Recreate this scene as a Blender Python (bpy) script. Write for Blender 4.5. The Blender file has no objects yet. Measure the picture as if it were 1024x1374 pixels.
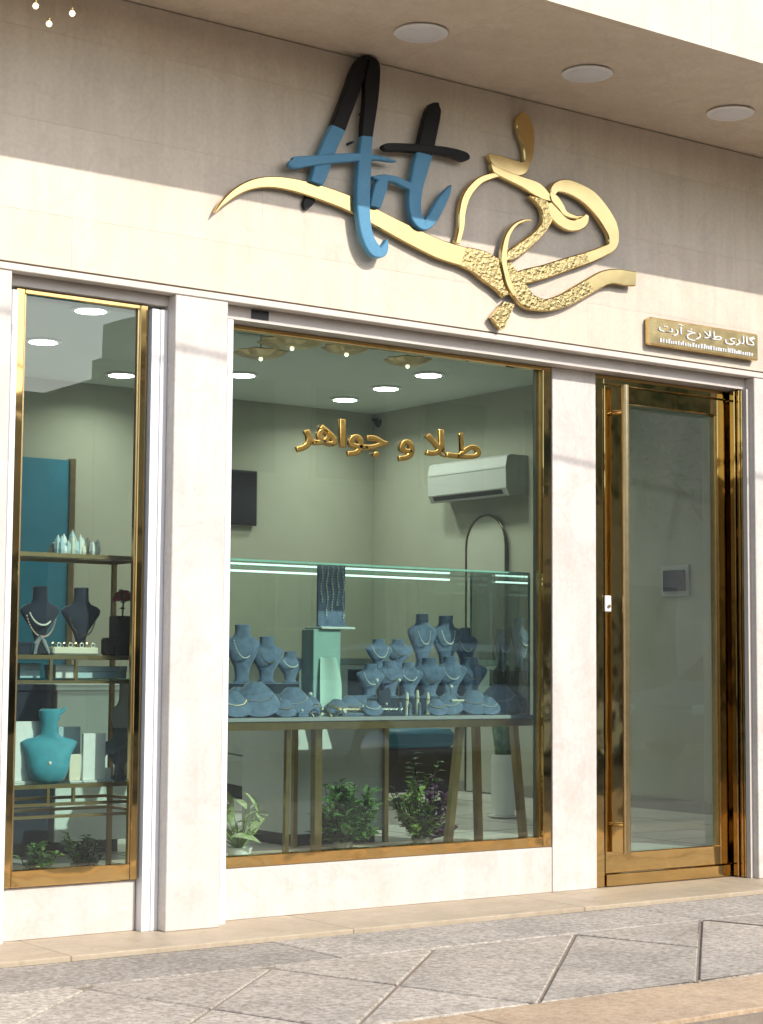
import bpy, bmesh, math, random
from mathutils import Vector, Matrix
R = math.radians
random.seed(7)
sc = bpy.context.scene
COL = sc.collection

# ---------------------------------------------------------------- camera, sky, sun, exposure
CAM = Vector((0.0, -6.2, 1.013))
RIGHT = Vector((0.8090, -0.5883, 0.0073)); DOWN = Vector((0.0561, 0.0648, -0.9963)); FWD = Vector((0.5857, 0.8061, 0.0854))
RIGHT.normalize(); FWD = (FWD - RIGHT * FWD.dot(RIGHT)).normalized(); DOWN = FWD.cross(RIGHT)
FOCAL = 2442.0
cam_data = bpy.data.cameras.new('camera'); cam = bpy.data.objects.new('camera', cam_data); COL.objects.link(cam)
m = Matrix.Identity(4)
for i in range(3):
    m[i][0] = RIGHT[i]; m[i][1] = -DOWN[i]; m[i][2] = -FWD[i]; m[i][3] = CAM[i]
cam.matrix_world = m
cam_data.sensor_fit = 'VERTICAL'; cam_data.sensor_height = 36; cam_data.lens = FOCAL / 1374 * 36
cam_data.clip_start = 0.05; cam_data.clip_end = 500
sc.camera = cam

SUN_DIR = Vector((0.30, -1.0, 0.70)).normalized()
world = bpy.data.worlds.new('World'); sc.world = world; world.use_nodes = True
nt = world.node_tree; bg = nt.nodes['Background']
sky = nt.nodes.new('ShaderNodeTexSky'); sky.sky_type = 'NISHITA'; sky.sun_disc = False
sky.sun_elevation = math.asin(SUN_DIR.z); sky.sun_rotation = math.atan2(SUN_DIR.x, SUN_DIR.y)
sky.air_density = 1.0; sky.dust_density = 1.3; sky.ozone_density = 1.0
nt.links.new(sky.outputs[0], bg.inputs[0]); bg.inputs[1].default_value = 0.15
sd = bpy.data.lights.new('sun', 'SUN'); sd.energy = 2.25; sd.angle = R(0.5); sd.color = (1.0, 0.955, 0.90)
sun = bpy.data.objects.new('sun', sd); COL.objects.link(sun)
sun.rotation_euler = (-SUN_DIR).to_track_quat('-Z', 'Y').to_euler(); sun.location = SUN_DIR * 30
vs = sc.view_settings; vs.view_transform = 'Standard'; vs.look = 'None'; vs.exposure = 0.86; vs.gamma = 1.0; vs.use_curve_mapping = False
cy = sc.cycles; cy.use_denoising = True
cy.use_adaptive_sampling = True; cy.adaptive_threshold = 0.03
cy.max_bounces = 7; cy.diffuse_bounces = 4; cy.glossy_bounces = 3; cy.transparent_max_bounces = 14; cy.transmission_bounces = 6
cy.sample_clamp_indirect = 4.0; cy.caustics_reflective = False; cy.caustics_refractive = False

# ---------------------------------------------------------------- measuring: photo pixel -> point on a plane of the place
def ray(px, py):
    return RIGHT * ((px - 512) / FOCAL) + DOWN * ((py - 687) / FOCAL) + FWD
def PY(px, py, y):
    d = ray(px, py); return CAM + d * ((y - CAM.y) / d.y)
def PZ(px, py, z):
    d = ray(px, py); return CAM + d * ((z - CAM.z) / d.z)
def PX(px, py, x):
    d = ray(px, py); return CAM + d * ((x - CAM.x) / d.x)

# ---------------------------------------------------------------- materials
def new_mat(name):
    mt = bpy.data.materials.new(name); mt.use_nodes = True
    return mt, mt.node_tree.nodes, mt.node_tree.links, mt.node_tree.nodes['Principled BSDF']
def mat(name, col, rough=0.5, metal=0.0, var=0.0, scale=6.0, col2=None, bump=0.0, bscale=40.0, rvar=0.0, emit=None, estr=0.0, sheen=0.0, stretch=(1, 1, 1), detail=5.0, bdetail=4.0, spec=None, trans=0.0, coat=0.0):
    mt, N, L, b = new_mat(name)
    b.inputs['Base Color'].default_value = (*col, 1); b.inputs['Roughness'].default_value = rough; b.inputs['Metallic'].default_value = metal
    if spec is not None: b.inputs['Specular IOR Level'].default_value = spec
    if sheen: b.inputs['Sheen Weight'].default_value = sheen; b.inputs['Sheen Roughness'].default_value = 0.4
    if coat: b.inputs['Coat Weight'].default_value = coat
    if emit: b.inputs['Emission Color'].default_value = (*emit, 1); b.inputs['Emission Strength'].default_value = estr
    if trans: b.inputs['Transmission Weight'].default_value = trans
    if var or col2 or bump or rvar:
        g = N.new('ShaderNodeNewGeometry'); mp = N.new('ShaderNodeMapping'); mp.inputs['Scale'].default_value = stretch
        L.new(g.outputs['Position'], mp.inputs['Vector'])
        n = N.new('ShaderNodeTexNoise'); n.inputs['Scale'].default_value = scale; n.inputs['Detail'].default_value = detail; n.inputs['Roughness'].default_value = 0.6
        L.new(mp.outputs[0], n.inputs['Vector'])
        if var or col2:
            c2 = col2 if col2 else tuple(max(0, c * (1 - var)) for c in col)
            r = N.new('ShaderNodeValToRGB'); r.color_ramp.elements[0].position = 0.33; r.color_ramp.elements[1].position = 0.67
            r.color_ramp.elements[0].color = (*c2, 1); r.color_ramp.elements[1].color = (*col, 1)
            L.new(n.outputs[0], r.inputs[0]); L.new(r.outputs[0], b.inputs['Base Color'])
        if rvar:
            mr = N.new('ShaderNodeMapRange'); mr.inputs[3].default_value = max(0, rough - rvar); mr.inputs[4].default_value = rough + rvar
            L.new(n.outputs[0], mr.inputs[0]); L.new(mr.outputs[0], b.inputs['Roughness'])
        if bump:
            n2 = N.new('ShaderNodeTexNoise'); n2.inputs['Scale'].default_value = bscale; n2.inputs['Detail'].default_value = bdetail
            L.new(mp.outputs[0], n2.inputs['Vector'])
            bp = N.new('ShaderNodeBump'); bp.inputs['Strength'].default_value = bump; bp.inputs['Distance'].default_value = 0.01
            L.new(n2.outputs[0], bp.inputs['Height']); L.new(bp.outputs[0], b.inputs['Normal'])
    return mt
def stone_mat(name, col, dark, vein, rough=0.42, dirt=0.0):
    # honed marble: broad clouds, thin veins, small pits; dirt = splash-back grime near the ground
    mt, N, L, b = new_mat(name)
    g = N.new('ShaderNodeNewGeometry'); oi = N.new('ShaderNodeObjectInfo')
    cb = N.new('ShaderNodeVectorMath'); cb.operation = 'SCALE'; cb.inputs['Scale'].default_value = 7.0
    cmb = N.new('ShaderNodeCombineXYZ'); L.new(oi.outputs['Random'], cmb.inputs[0]); L.new(oi.outputs['Random'], cmb.inputs[2]); L.new(cmb.outputs[0], cb.inputs[0])
    ad = N.new('ShaderNodeVectorMath'); ad.operation = 'ADD'; L.new(g.outputs['Position'], ad.inputs[0]); L.new(cb.outputs[0], ad.inputs[1])
    n1 = N.new('ShaderNodeTexNoise'); n1.inputs['Scale'].default_value = 2.6; n1.inputs['Detail'].default_value = 8; n1.inputs['Roughness'].default_value = 0.62; n1.inputs['Distortion'].default_value = 0.6
    L.new(ad.outputs[0], n1.inputs['Vector'])
    r1 = N.new('ShaderNodeValToRGB'); r1.color_ramp.elements[0].position = 0.3; r1.color_ramp.elements[1].position = 0.62
    r1.color_ramp.elements[0].color = (*dark, 1); r1.color_ramp.elements[1].color = (*col, 1); L.new(n1.outputs[0], r1.inputs[0])
    n2 = N.new('ShaderNodeTexNoise'); n2.inputs['Scale'].default_value = 1.7; n2.inputs['Detail'].default_value = 6; n2.inputs['Distortion'].default_value = 1.6
    L.new(ad.outputs[0], n2.inputs['Vector'])
    r2 = N.new('ShaderNodeValToRGB'); e = r2.color_ramp.elements
    e[0].position = 0.47; e[0].color = (0, 0, 0, 1); e[1].position = 0.53; e[1].color = (0, 0, 0, 1)
    k = e.new(0.5); k.color = (0.30, 0.30, 0.30, 1); L.new(n2.outputs[0], r2.inputs[0])
    mx = N.new('ShaderNodeMixRGB'); L.new(r2.outputs[0], mx.inputs[0]); L.new(r1.outputs[0], mx.inputs[1]); mx.inputs[2].default_value = (*vein, 1)
    out = mx.outputs[0]
    ms = N.new('ShaderNodeMapping'); ms.inputs['Scale'].default_value = (9, 9, 0.9); L.new(g.outputs['Position'], ms.inputs['Vector'])
    n5 = N.new('ShaderNodeTexNoise'); n5.inputs['Scale'].default_value = 1.4; n5.inputs['Detail'].default_value = 6; n5.inputs['Roughness'].default_value = 0.65; L.new(ms.outputs[0], n5.inputs['Vector'])
    r5 = N.new('ShaderNodeMapRange'); r5.inputs[1].default_value = 0.42; r5.inputs[2].default_value = 0.78; r5.inputs[3].default_value = 0.0; r5.inputs[4].default_value = 0.42; L.new(n5.outputs[0], r5.inputs[0])
    m5 = N.new('ShaderNodeMixRGB'); L.new(r5.outputs[0], m5.inputs[0]); L.new(out, m5.inputs[1]); m5.inputs[2].default_value = (*[c * 0.72 for c in dark], 1); out = m5.outputs[0]
    rt = N.new('ShaderNodeMapRange'); rt.inputs[3].default_value = 0.97; rt.inputs[4].default_value = 1.03; L.new(oi.outputs['Random'], rt.inputs[0])
    mt2 = N.new('ShaderNodeMixRGB'); mt2.blend_type = 'MULTIPLY'; mt2.inputs[0].default_value = 1; L.new(out, mt2.inputs[1]); L.new(rt.outputs[0], mt2.inputs[2]); out = mt2.outputs[0]
    n3 = N.new('ShaderNodeTexNoise'); n3.inputs['Scale'].default_value = 55; n3.inputs['Detail'].default_value = 3; L.new(ad.outputs[0], n3.inputs['Vector'])
    r3 = N.new('ShaderNodeMapRange'); r3.inputs[1].default_value = 0.3; r3.inputs[2].default_value = 0.7; r3.inputs[3].default_value = 0.93; r3.inputs[4].default_value = 1.03; L.new(n3.outputs[0], r3.inputs[0])
    mu = N.new('ShaderNodeMixRGB'); mu.blend_type = 'MULTIPLY'; mu.inputs[0].default_value = 1; L.new(out, mu.inputs[1]); L.new(r3.outputs[0], mu.inputs[2]); out = mu.outputs[0]
    if dirt:
        n4 = N.new('ShaderNodeTexNoise'); n4.inputs['Scale'].default_value = 3.3; n4.inputs['Detail'].default_value = 7; n4.inputs['Roughness'].default_value = 0.7; L.new(g.outputs['Position'], n4.inputs['Vector'])
        r4 = N.new('ShaderNodeValToRGB'); r4.color_ramp.elements[0].position = 0.54; r4.color_ramp.elements[1].position = 0.74
        r4.color_ramp.elements[0].color = (0, 0, 0, 1); r4.color_ramp.elements[1].color = (dirt, dirt, dirt, 1); L.new(n4.outputs[0], r4.inputs[0])
        m4 = N.new('ShaderNodeMixRGB'); L.new(r4.outputs[0], m4.inputs[0]); L.new(out, m4.inputs[1]); m4.inputs[2].default_value = (*[c * 0.62 for c in dark], 1); out = m4.outputs[0]
    L.new(out, b.inputs['Base Color']); b.inputs['Roughness'].default_value = rough
    bp = N.new('ShaderNodeBump'); bp.inputs['Strength'].default_value = 0.08; bp.inputs['Distance'].default_value = 0.004; L.new(n3.outputs[0], bp.inputs['Height']); L.new(bp.outputs[0], b.inputs['Normal'])
    return mt
def granite_mat(name, c0, c1, c2):
    mt, N, L, b = new_mat(name)
    g = N.new('ShaderNodeNewGeometry'); oi = N.new('ShaderNodeObjectInfo')
    v = N.new('ShaderNodeTexNoise'); v.inputs['Scale'].default_value = 48; v.inputs['Detail'].default_value = 5; v.inputs['Roughness'].default_value = 0.75; L.new(g.outputs['Position'], v.inputs['Vector'])
    r = N.new('ShaderNodeValToRGB'); e = r.color_ramp.elements; e[0].position = 0.36; e[0].color = (*c0, 1); e[1].position = 0.64; e[1].color = (*c2, 1); k = e.new(0.5); k.color = (*c1, 1)
    L.new(v.outputs[0], r.inputs[0])
    n = N.new('ShaderNodeTexNoise'); n.inputs['Scale'].default_value = 2.3; n.inputs['Detail'].default_value = 7; n.inputs['Roughness'].default_value = 0.65; L.new(g.outputs['Position'], n.inputs['Vector'])
    mr = N.new('ShaderNodeMapRange'); mr.inputs[1].default_value = 0.3; mr.inputs[2].default_value = 0.7; mr.inputs[3].default_value = 0.78; mr.inputs[4].default_value = 1.12; L.new(n.outputs[0], mr.inputs[0])
    mr2 = N.new('ShaderNodeMapRange'); mr2.inputs[3].default_value = 0.85; mr2.inputs[4].default_value = 1.1; L.new(oi.outputs['Random'], mr2.inputs[0])
    mm = N.new('ShaderNodeMath'); mm.operation = 'MULTIPLY'; L.new(mr.outputs[0], mm.inputs[0]); L.new(mr2.outputs[0], mm.inputs[1])
    mu = N.new('ShaderNodeMixRGB'); mu.blend_type = 'MULTIPLY'; mu.inputs[0].default_value = 1; L.new(r.outputs[0], mu.inputs[1]); L.new(mm.outputs[0], mu.inputs[2])
    L.new(mu.outputs[0], b.inputs['Base Color']); b.inputs['Roughness'].default_value = 0.8
    bp = N.new('ShaderNodeBump'); bp.inputs['Strength'].default_value = 0.5; bp.inputs['Distance'].default_value = 0.003; L.new(v.outputs[0], bp.inputs['Height']); L.new(bp.outputs[0], b.inputs['Normal'])
    return mt
def glass_mat(name, tint, mult=1.7, wave=0.0, base=0.0, dust_veil=0.0):
    # a thin pane: clear transmission with its tint, plus the mirror reflection of both faces (Fresnel)
    mt = bpy.data.materials.new(name); mt.use_nodes = True; N = mt.node_tree.nodes; L = mt.node_tree.links; N.clear()
    o = N.new('ShaderNodeOutputMaterial'); mx = N.new('ShaderNodeMixShader'); t = N.new('ShaderNodeBsdfTransparent'); gl = N.new('ShaderNodeBsdfGlossy'); fr = N.new('ShaderNodeFresnel')
    ma = N.new('ShaderNodeMath'); ma.operation = 'MULTIPLY_ADD'; ma.use_clamp = True; ma.inputs[1].default_value = mult; ma.inputs[2].default_value = base
    t.inputs[0].default_value = (*tint, 1); gl.inputs['Roughness'].default_value = 0.0; gl.inputs['Color'].default_value = (0.95, 1.0, 0.98, 1); fr.inputs[0].default_value = 1.5
    L.new(fr.outputs[0], ma.inputs[0]); L.new(ma.outputs[0], mx.inputs[0]); L.new(t.outputs[0], mx.inputs[1]); L.new(gl.outputs[0], mx.inputs[2]); L.new(mx.outputs[0], o.inputs[0])
    if dust_veil:
        # dusty smears whose pale diffuse colour also imitates the milky veil of light
        gd = N.new('ShaderNodeNewGeometry'); mpd = N.new('ShaderNodeMapping'); mpd.inputs['Scale'].default_value = (1.0, 1.0, 0.45); mpd.inputs['Rotation'].default_value = (0, 0.5, 0); L.new(gd.outputs['Position'], mpd.inputs['Vector'])
        nd = N.new('ShaderNodeTexNoise'); nd.inputs['Scale'].default_value = 2.2; nd.inputs['Detail'].default_value = 7; nd.inputs['Roughness'].default_value = 0.62; nd.inputs['Distortion'].default_value = 0.8; L.new(mpd.outputs[0], nd.inputs['Vector'])
        rd = N.new('ShaderNodeMapRange'); rd.inputs[1].default_value = 0.3; rd.inputs[2].default_value = 0.75; rd.inputs[3].default_value = dust_veil * 0.55; rd.inputs[4].default_value = dust_veil * 1.7; L.new(nd.outputs[0], rd.inputs[0])
        df = N.new('ShaderNodeBsdfDiffuse'); df.inputs['Color'].default_value = (0.72, 0.74, 0.70, 1); mxd = N.new('ShaderNodeMixShader')
        L.new(rd.outputs[0], mxd.inputs[0]); L.new(mx.outputs[0], mxd.inputs[1]); L.new(df.outputs[0], mxd.inputs[2]); L.new(mxd.outputs[0], o.inputs[0])
    if wave:
        g = N.new('ShaderNodeNewGeometry'); n = N.new('ShaderNodeTexNoise'); n.inputs['Scale'].default_value = 1.6; n.inputs['Detail'].default_value = 1; L.new(g.outputs['Position'], n.inputs['Vector'])
        bp = N.new('ShaderNodeBump'); bp.inputs['Strength'].default_value = wave; bp.inputs['Distance'].default_value = 0.02; L.new(n.outputs[0], bp.inputs['Height']); L.new(bp.outputs[0], gl.inputs['Normal'])
    return mt

STONE = stone_mat('marble_cladding', (0.72, 0.615, 0.49), (0.66, 0.55, 0.42), (0.56, 0.47, 0.385))  # warm tone of the canopy shade is worked into this base colour
STONE_LOW = stone_mat('marble_cladding_low', (0.69, 0.635, 0.575), (0.60, 0.54, 0.475), (0.54, 0.46, 0.39), dirt=0.35)  # same marble with a whiter base colour for the sunlit lower walls
STEP = stone_mat('step_marble', (0.53, 0.43, 0.30), (0.44, 0.35, 0.235), (0.36, 0.28, 0.18), rough=0.5, dirt=0.45)
JOINT = mat('dark_joint', (0.10, 0.085, 0.07), 0.9)
WHITE_ALU = mat('white_aluminium', (0.80, 0.79, 0.78), 0.35, var=0.06, scale=9)
TRIM = mat('stone_trim', (0.68, 0.61, 0.53), 0.5, var=0.12, scale=7)
LINTEL = mat('grey_lintel_paint', (0.62, 0.56, 0.50), 0.45, var=0.1, scale=5)
BRASS = mat('polished_brass', (0.66, 0.44, 0.175), 0.06, 1.0, var=0.14, scale=5, bump=0.38, bscale=5, bdetail=1.5, rvar=0.03)
BRASS2 = mat('brushed_brass', (0.56, 0.41, 0.21), 0.28, 1.0, var=0.15, scale=20)
GOLD = mat('mirror_gold', (0.68, 0.49, 0.21), 0.14, 1.0, bump=0.05, bscale=10, bdetail=1.0, var=0.05, scale=12)
GOLD_REFL = mat('gold_reflection_speckle', (0.78, 0.57, 0.25), 0.16, 1.0, bump=0.38, bscale=60, col2=(0.60, 0.42, 0.17), scale=60)  # speckled colour and bumps imitate broken reflections of trees and houses
TEXT_GOLD = mat('window_text_gold', (0.64, 0.40, 0.11), 0.22, 1.0, var=0.2, scale=25, bump=0.08, bscale=30)
BLACK_ACR = mat('black_acrylic', (0.010, 0.009, 0.009), 0.45, var=0.3, scale=30, spec=0.25)
BLUE_ACR = mat('blue_acrylic', (0.105, 0.30, 0.46), 0.45, col2=(0.085, 0.255, 0.40), scale=11, spec=0.3)
SIDE_ACR = mat('letter_side_dark', (0.03, 0.05, 0.08), 0.5, var=0.2)
GLASS = glass_mat('window_glass', (0.80, 0.95, 0.87), 1.5, 0.06, 0.012, 0.008)
GLASS_DOOR = glass_mat('door_glass', (0.80, 0.95, 0.87), 1.7, 0.06, 0.015, 0.030)  # stronger pale haze put into the door pane for its milky veil
GLASS_CASE = glass_mat('case_glass', (0.93, 0.98, 0.96), 0.8)
GLASS_EDGE = mat('glass_edge_green', (0.32, 0.62, 0.52), 0.15, var=0.15, scale=12)
PLASTER = mat('interior_plaster', (0.36, 0.37, 0.29), 0.85, var=0.07, scale=3, bump=0.1, bscale=60)
CEIL = mat('interior_ceiling_paint', (0.60, 0.64, 0.61), 0.8, var=0.04, scale=2)
FLOORM = mat('interior_floor_tile', (0.76, 0.74, 0.68), 0.22, var=0.12, scale=2.5)
WHITE_LAQ = mat('white_lacquer', (0.82, 0.83, 0.82), 0.3, var=0.05, scale=5)
GREY_LAQ = mat('grey_lacquer', (0.42, 0.45, 0.43), 0.4, var=0.08, scale=5)
TEAL = mat('teal_panel', (0.015, 0.16, 0.24), 0.45, var=0.15, scale=5)
NAVY = mat('navy_velvet', (0.018, 0.028, 0.055), 0.85, sheen=0.5, var=0.3, scale=25)
BLUEV = mat('blue_grey_velvet', (0.17, 0.235, 0.385), 0.75, sheen=0.6, var=0.38, scale=34, bump=0.35, bscale=160)
TURQ = mat('turquoise_velvet', (0.07, 0.36, 0.47), 0.65, sheen=0.4, col2=(0.05, 0.29, 0.39), scale=18)
MINT = mat('mint_card', (0.33, 0.50, 0.48), 0.55, var=0.1, scale=12)
PEARL = mat('pearl', (0.82, 0.79, 0.73), 0.18, coat=0.4, var=0.06, scale=60)
CREAM = mat('cream_card', (0.78, 0.72, 0.58), 0.6, var=0.08, scale=30)
WHITE_CARD = mat('white_card', (0.80, 0.81, 0.80), 0.55, var=0.06, scale=25)
ICE = mat('pale_blue_card', (0.46, 0.62, 0.68), 0.5, var=0.12, scale=25)
JET = mat('jet_black', (0.012, 0.012, 0.014), 0.4, var=0.2, scale=30)
SCREEN = mat('dark_screen', (0.008, 0.010, 0.016), 0.12, var=0.3, scale=4)
RED = mat('red_petal', (0.62, 0.03, 0.035), 0.5, var=0.4, scale=50)
CERAMIC = mat('white_ceramic', (0.86, 0.86, 0.83), 0.25, var=0.04, scale=8)
DARKWOOD = mat('dark_wood', (0.055, 0.038, 0.030), 0.5, var=0.3, scale=8, stretch=(1, 1, 6))
LAMP_OFF = mat('opal_diffuser', (0.74, 0.73, 0.75), 0.5, var=0.04, scale=12)
LAMP_ON = mat('lit_diffuser', (0.9, 0.9, 0.9), 0.5, emit=(1.0, 0.98, 0.94), estr=7.0, var=0.02)
LED = mat('lit_led', (0.9, 0.9, 0.9), 0.5, emit=(0.80, 1.0, 0.95), estr=1.1, var=0.02)
BULB = mat('lit_bulb', (1, 0.9, 0.7), 0.4, emit=(1.0, 0.84, 0.52), estr=1.6, var=0.02)
def leaf_mat(name, c, c2, scale=30, rough=0.45): return mat(name, c, rough, col2=c2, scale=scale, trans=0.0)
LEAF_DK = leaf_mat('leaf_dark_green', (0.19, 0.36, 0.10), (0.08, 0.18, 0.055))
LEAF_LT = leaf_mat('leaf_lime', (0.36, 0.48, 0.11), (0.17, 0.29, 0.06))
LEAF_VAR = leaf_mat('leaf_variegated', (0.66, 0.66, 0.44), (0.28, 0.38, 0.14), 26)
LEAF_PU = leaf_mat('leaf_purple', (0.22, 0.09, 0.20), (0.10, 0.04, 0.10))
LEAF_SN = leaf_mat('leaf_snake', (0.20, 0.33, 0.15), (0.06, 0.13, 0.07), 26)
SOIL = mat('soil', (0.04, 0.028, 0.02), 0.95, var=0.4, scale=60)
BARK = mat('bark', (0.10, 0.075, 0.055), 0.9, var=0.4, scale=20, bump=0.6, bscale=30)
GRANITE = granite_mat('grey_granite', (0.29, 0.245, 0.19), (0.47, 0.405, 0.325), (0.64, 0.57, 0.475))
TAN = granite_mat('tan_kerb_stone', (0.46, 0.32, 0.19), (0.57, 0.41, 0.26), (0.64, 0.49, 0.33))
SANDJ = mat('sand_joint', (0.32, 0.26, 0.195), 0.95, var=0.3, scale=30)
ASPHALT = mat('asphalt', (0.19, 0.165, 0.135), 0.9, var=0.3, scale=4, bump=0.5, bscale=120)
CONCRETE = mat('concrete_paving', (0.42, 0.36, 0.29), 0.85, var=0.2, scale=5)

# ---------------------------------------------------------------- mesh helpers
class MB:
    def __init__(s): s.v = []; s.f = []; s.mi = []; s.cur = 0
    def add(s, vs, fs):
        o = len(s.v); s.v += [Vector(p) for p in vs]; s.f += [tuple(i + o for i in f) for f in fs]; s.mi += [s.cur] * len(fs); return s
    def box(s, x0, x1, y0, y1, z0, z1, ch=0.0):
        if not ch:
            return s.add([(x0, y0, z0), (x1, y0, z0), (x1, y1, z0), (x0, y1, z0), (x0, y0, z1), (x1, y0, z1), (x1, y1, z1), (x0, y1, z1)],
                         [(0, 3, 2, 1), (4, 5, 6, 7), (0, 1, 5, 4), (1, 2, 6, 5), (2, 3, 7, 6), (3, 0, 4, 7)])
        bm = bmesh.new(); bmesh.ops.create_cube(bm, size=1)
        for v in bm.verts: v.co = Vector(((x0 + x1) / 2 + v.co.x * (x1 - x0), (y0 + y1) / 2 + v.co.y * (y1 - y0), (z0 + z1) / 2 + v.co.z * (z1 - z0)))
        bmesh.ops.bevel(bm, geom=bm.edges[:], offset=ch, segments=1, affect='EDGES', profile=0.5)
        bm.verts.index_update(); s.add([v.co.copy() for v in bm.verts], [[v.index for v in f.verts] for f in bm.faces]); bm.free(); return s
    def lathe(s, prof, c=(0, 0, 0), n=20, sx=1, sy=1):
        vs = []; fs = []
        for (r, z) in prof:
            for k in range(n):
                a = 2 * math.pi * k / n; vs.append((c[0] + sx * r * math.cos(a), c[1] + sy * r * math.sin(a), c[2] + z))
        for i in range(len(prof) - 1):
            for k in range(n):
                k2 = (k + 1) % n; fs.append((i * n + k, i * n + k2, (i + 1) * n + k2, (i + 1) * n + k))
        fs.append(tuple(range(n - 1, -1, -1))); fs.append(tuple((len(prof) - 1) * n + k for k in range(n)))
        return s.add(vs, fs)
    def tube(s, pts, r, n=8, closed=False):
        pts = [Vector(p) for p in pts]; vs = []; fs = []; m_ = len(pts)
        rr = r if isinstance(r, (list, tuple)) else [r] * m_
        up = Vector((0.13, 0.21, 0.97)).normalized()
        for i, p in enumerate(pts):
            if closed: d = pts[(i + 1) % m_] - pts[i - 1]
            else: d = pts[min(i + 1, m_ - 1)] - pts[max(i - 1, 0)]
            d.normalize(); u = d.cross(up)
            if u.length < 1e-3: u = d.cross(Vector((1, 0, 0)))
            u.normalize(); w = d.cross(u)
            for k in range(n):
                a = 2 * math.pi * k / n; vs.append(p + (u * math.cos(a) + w * math.sin(a)) * rr[i])
        for i in range(m_ if closed else m_ - 1):
            j = (i + 1) % m_
            for k in range(n):
                k2 = (k + 1) % n; fs.append((i * n + k, i * n + k2, j * n + k2, j * n + k))
        if not closed: fs.append(tuple(range(n - 1, -1, -1))); fs.append(tuple((m_ - 1) * n + k for k in range(n)))
        return s.add(vs, fs)
    def ball(s, c, r, n=8, m_=5, sz=1.0):
        prof = [(max(1e-4, r * math.sin(math.pi * i / m_)), -r * sz * math.cos(math.pi * i / m_)) for i in range(m_ + 1)]
        return s.lathe(prof, c, n)
    def loft(s, rings, n=20, ex=2.3, c=(0, 0, 0), lean=0.0):
        # rings: (z, half width, half depth, y offset)
        vs = []; fs = []; cl, sl = math.cos(lean), math.sin(lean)
        for (z, w, d, yo) in rings:
            for k in range(n):
                a = 2 * math.pi * k / n; ca, sa = math.cos(a), math.sin(a)
                x = w * math.copysign(abs(ca) ** (2 / ex), ca); y = d * math.copysign(abs(sa) ** (2 / ex), sa) + yo
                vs.append((c[0] + x, c[1] + y * cl + z * sl, c[2] + z * cl - y * sl))
        for i in range(len(rings) - 1):
            for k in range(n):
                k2 = (k + 1) % n; fs.append((i * n + k, i * n + k2, (i + 1) * n + k2, (i + 1) * n + k))
        fs.append(tuple(range(n - 1, -1, -1))); fs.append(tuple((len(rings) - 1) * n + k for k in range(n)))
        return s.add(vs, fs)
    def poly(s, pts, ny, y0, y1):
        # outline (x,z) extruded from y0 (front) to y1
        n = len(pts); vs = [(x, y0, z) for x, z in pts] + [(x, y1, z) for x, z in pts]
        fs = [tuple(range(n)), tuple(range(2 * n - 1, n - 1, -1))] + [(i, i + n, (i + 1) % n + n, (i + 1) % n) for i in range(n)]
        return s.add(vs, fs)
    def mesh(s, name, mats, origin=Vector((0, 0, 0)), smooth=False, bevel=0):
        me = bpy.data.meshes.new(name); me.from_pydata([p - origin for p in s.v], [], s.f)
        for mt in (mats if isinstance(mats, (list, tuple)) else [mats]): me.materials.append(mt)
        me.polygons.foreach_set('material_index', s.mi)
        bm = bmesh.new(); bm.from_mesh(me); bmesh.ops.recalc_face_normals(bm, faces=bm.faces); bm.to_mesh(me); bm.free()
        if smooth: me.shade_auto_smooth(R(40)) if hasattr(me, 'shade_auto_smooth') else me.polygons.foreach_set('use_smooth', [True] * len(me.polygons))
        me.update(); return me
    def build(s, name, mats, parent=None, smooth=False, world=True):
        org = wloc(parent) if (parent is not None and world) else Vector((0, 0, 0))
        me = s.mesh(name, mats, org, smooth)
        if smooth: smooth_mesh(me)
        o = bpy.data.objects.new(name, me); COL.objects.link(o)
        if parent is not None: o.parent = parent
        return o
def smooth_mesh(me, ang=42):
    me.polygons.foreach_set('use_smooth', [True] * len(me.polygons))
    bm = bmesh.new(); bm.from_mesh(me); lim = R(ang)
    for e in bm.edges:
        if len(e.link_faces) == 2 and e.calc_face_angle(0) > lim: e.smooth = False
    bm.to_mesh(me); bm.free(); me.update()
def wloc(o):
    v = Vector((0, 0, 0))
    while o is not None: v += o.location; o = o.parent
    return v
def tag(o, label=None, cat=None, group=None, kind=None):
    if label: o['label'] = label
    if cat: o['category'] = cat
    if group: o['group'] = group
    if kind: o['kind'] = kind
    return o
def thing(name, label, cat, loc=(0, 0, 0), group=None, rz=0.0):
    o = bpy.data.objects.new(name, None); COL.objects.link(o); o.location = loc; o.rotation_euler = (0, 0, rz); o.empty_display_size = 0.05
    return tag(o, label, cat, group)
def cat_rom(pts, n=8):
    out = []; p = [pts[0]] + list(pts) + [pts[-1]]
    for i in range(1, len(p) - 2):
        for k in range(n):
            t = k / n; q = []
            for j in range(len(p[0])):
                a, b, c, d = p[i - 1][j], p[i][j], p[i + 1][j], p[i + 2][j]
                q.append(0.5 * (2 * b + (c - a) * t + (2 * a - 5 * b + 4 * c - d) * t * t + (-a + 3 * b - 3 * c + d) * t ** 3))
            out.append(tuple(q))
    out.append(tuple(pts[-1])); return out
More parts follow.
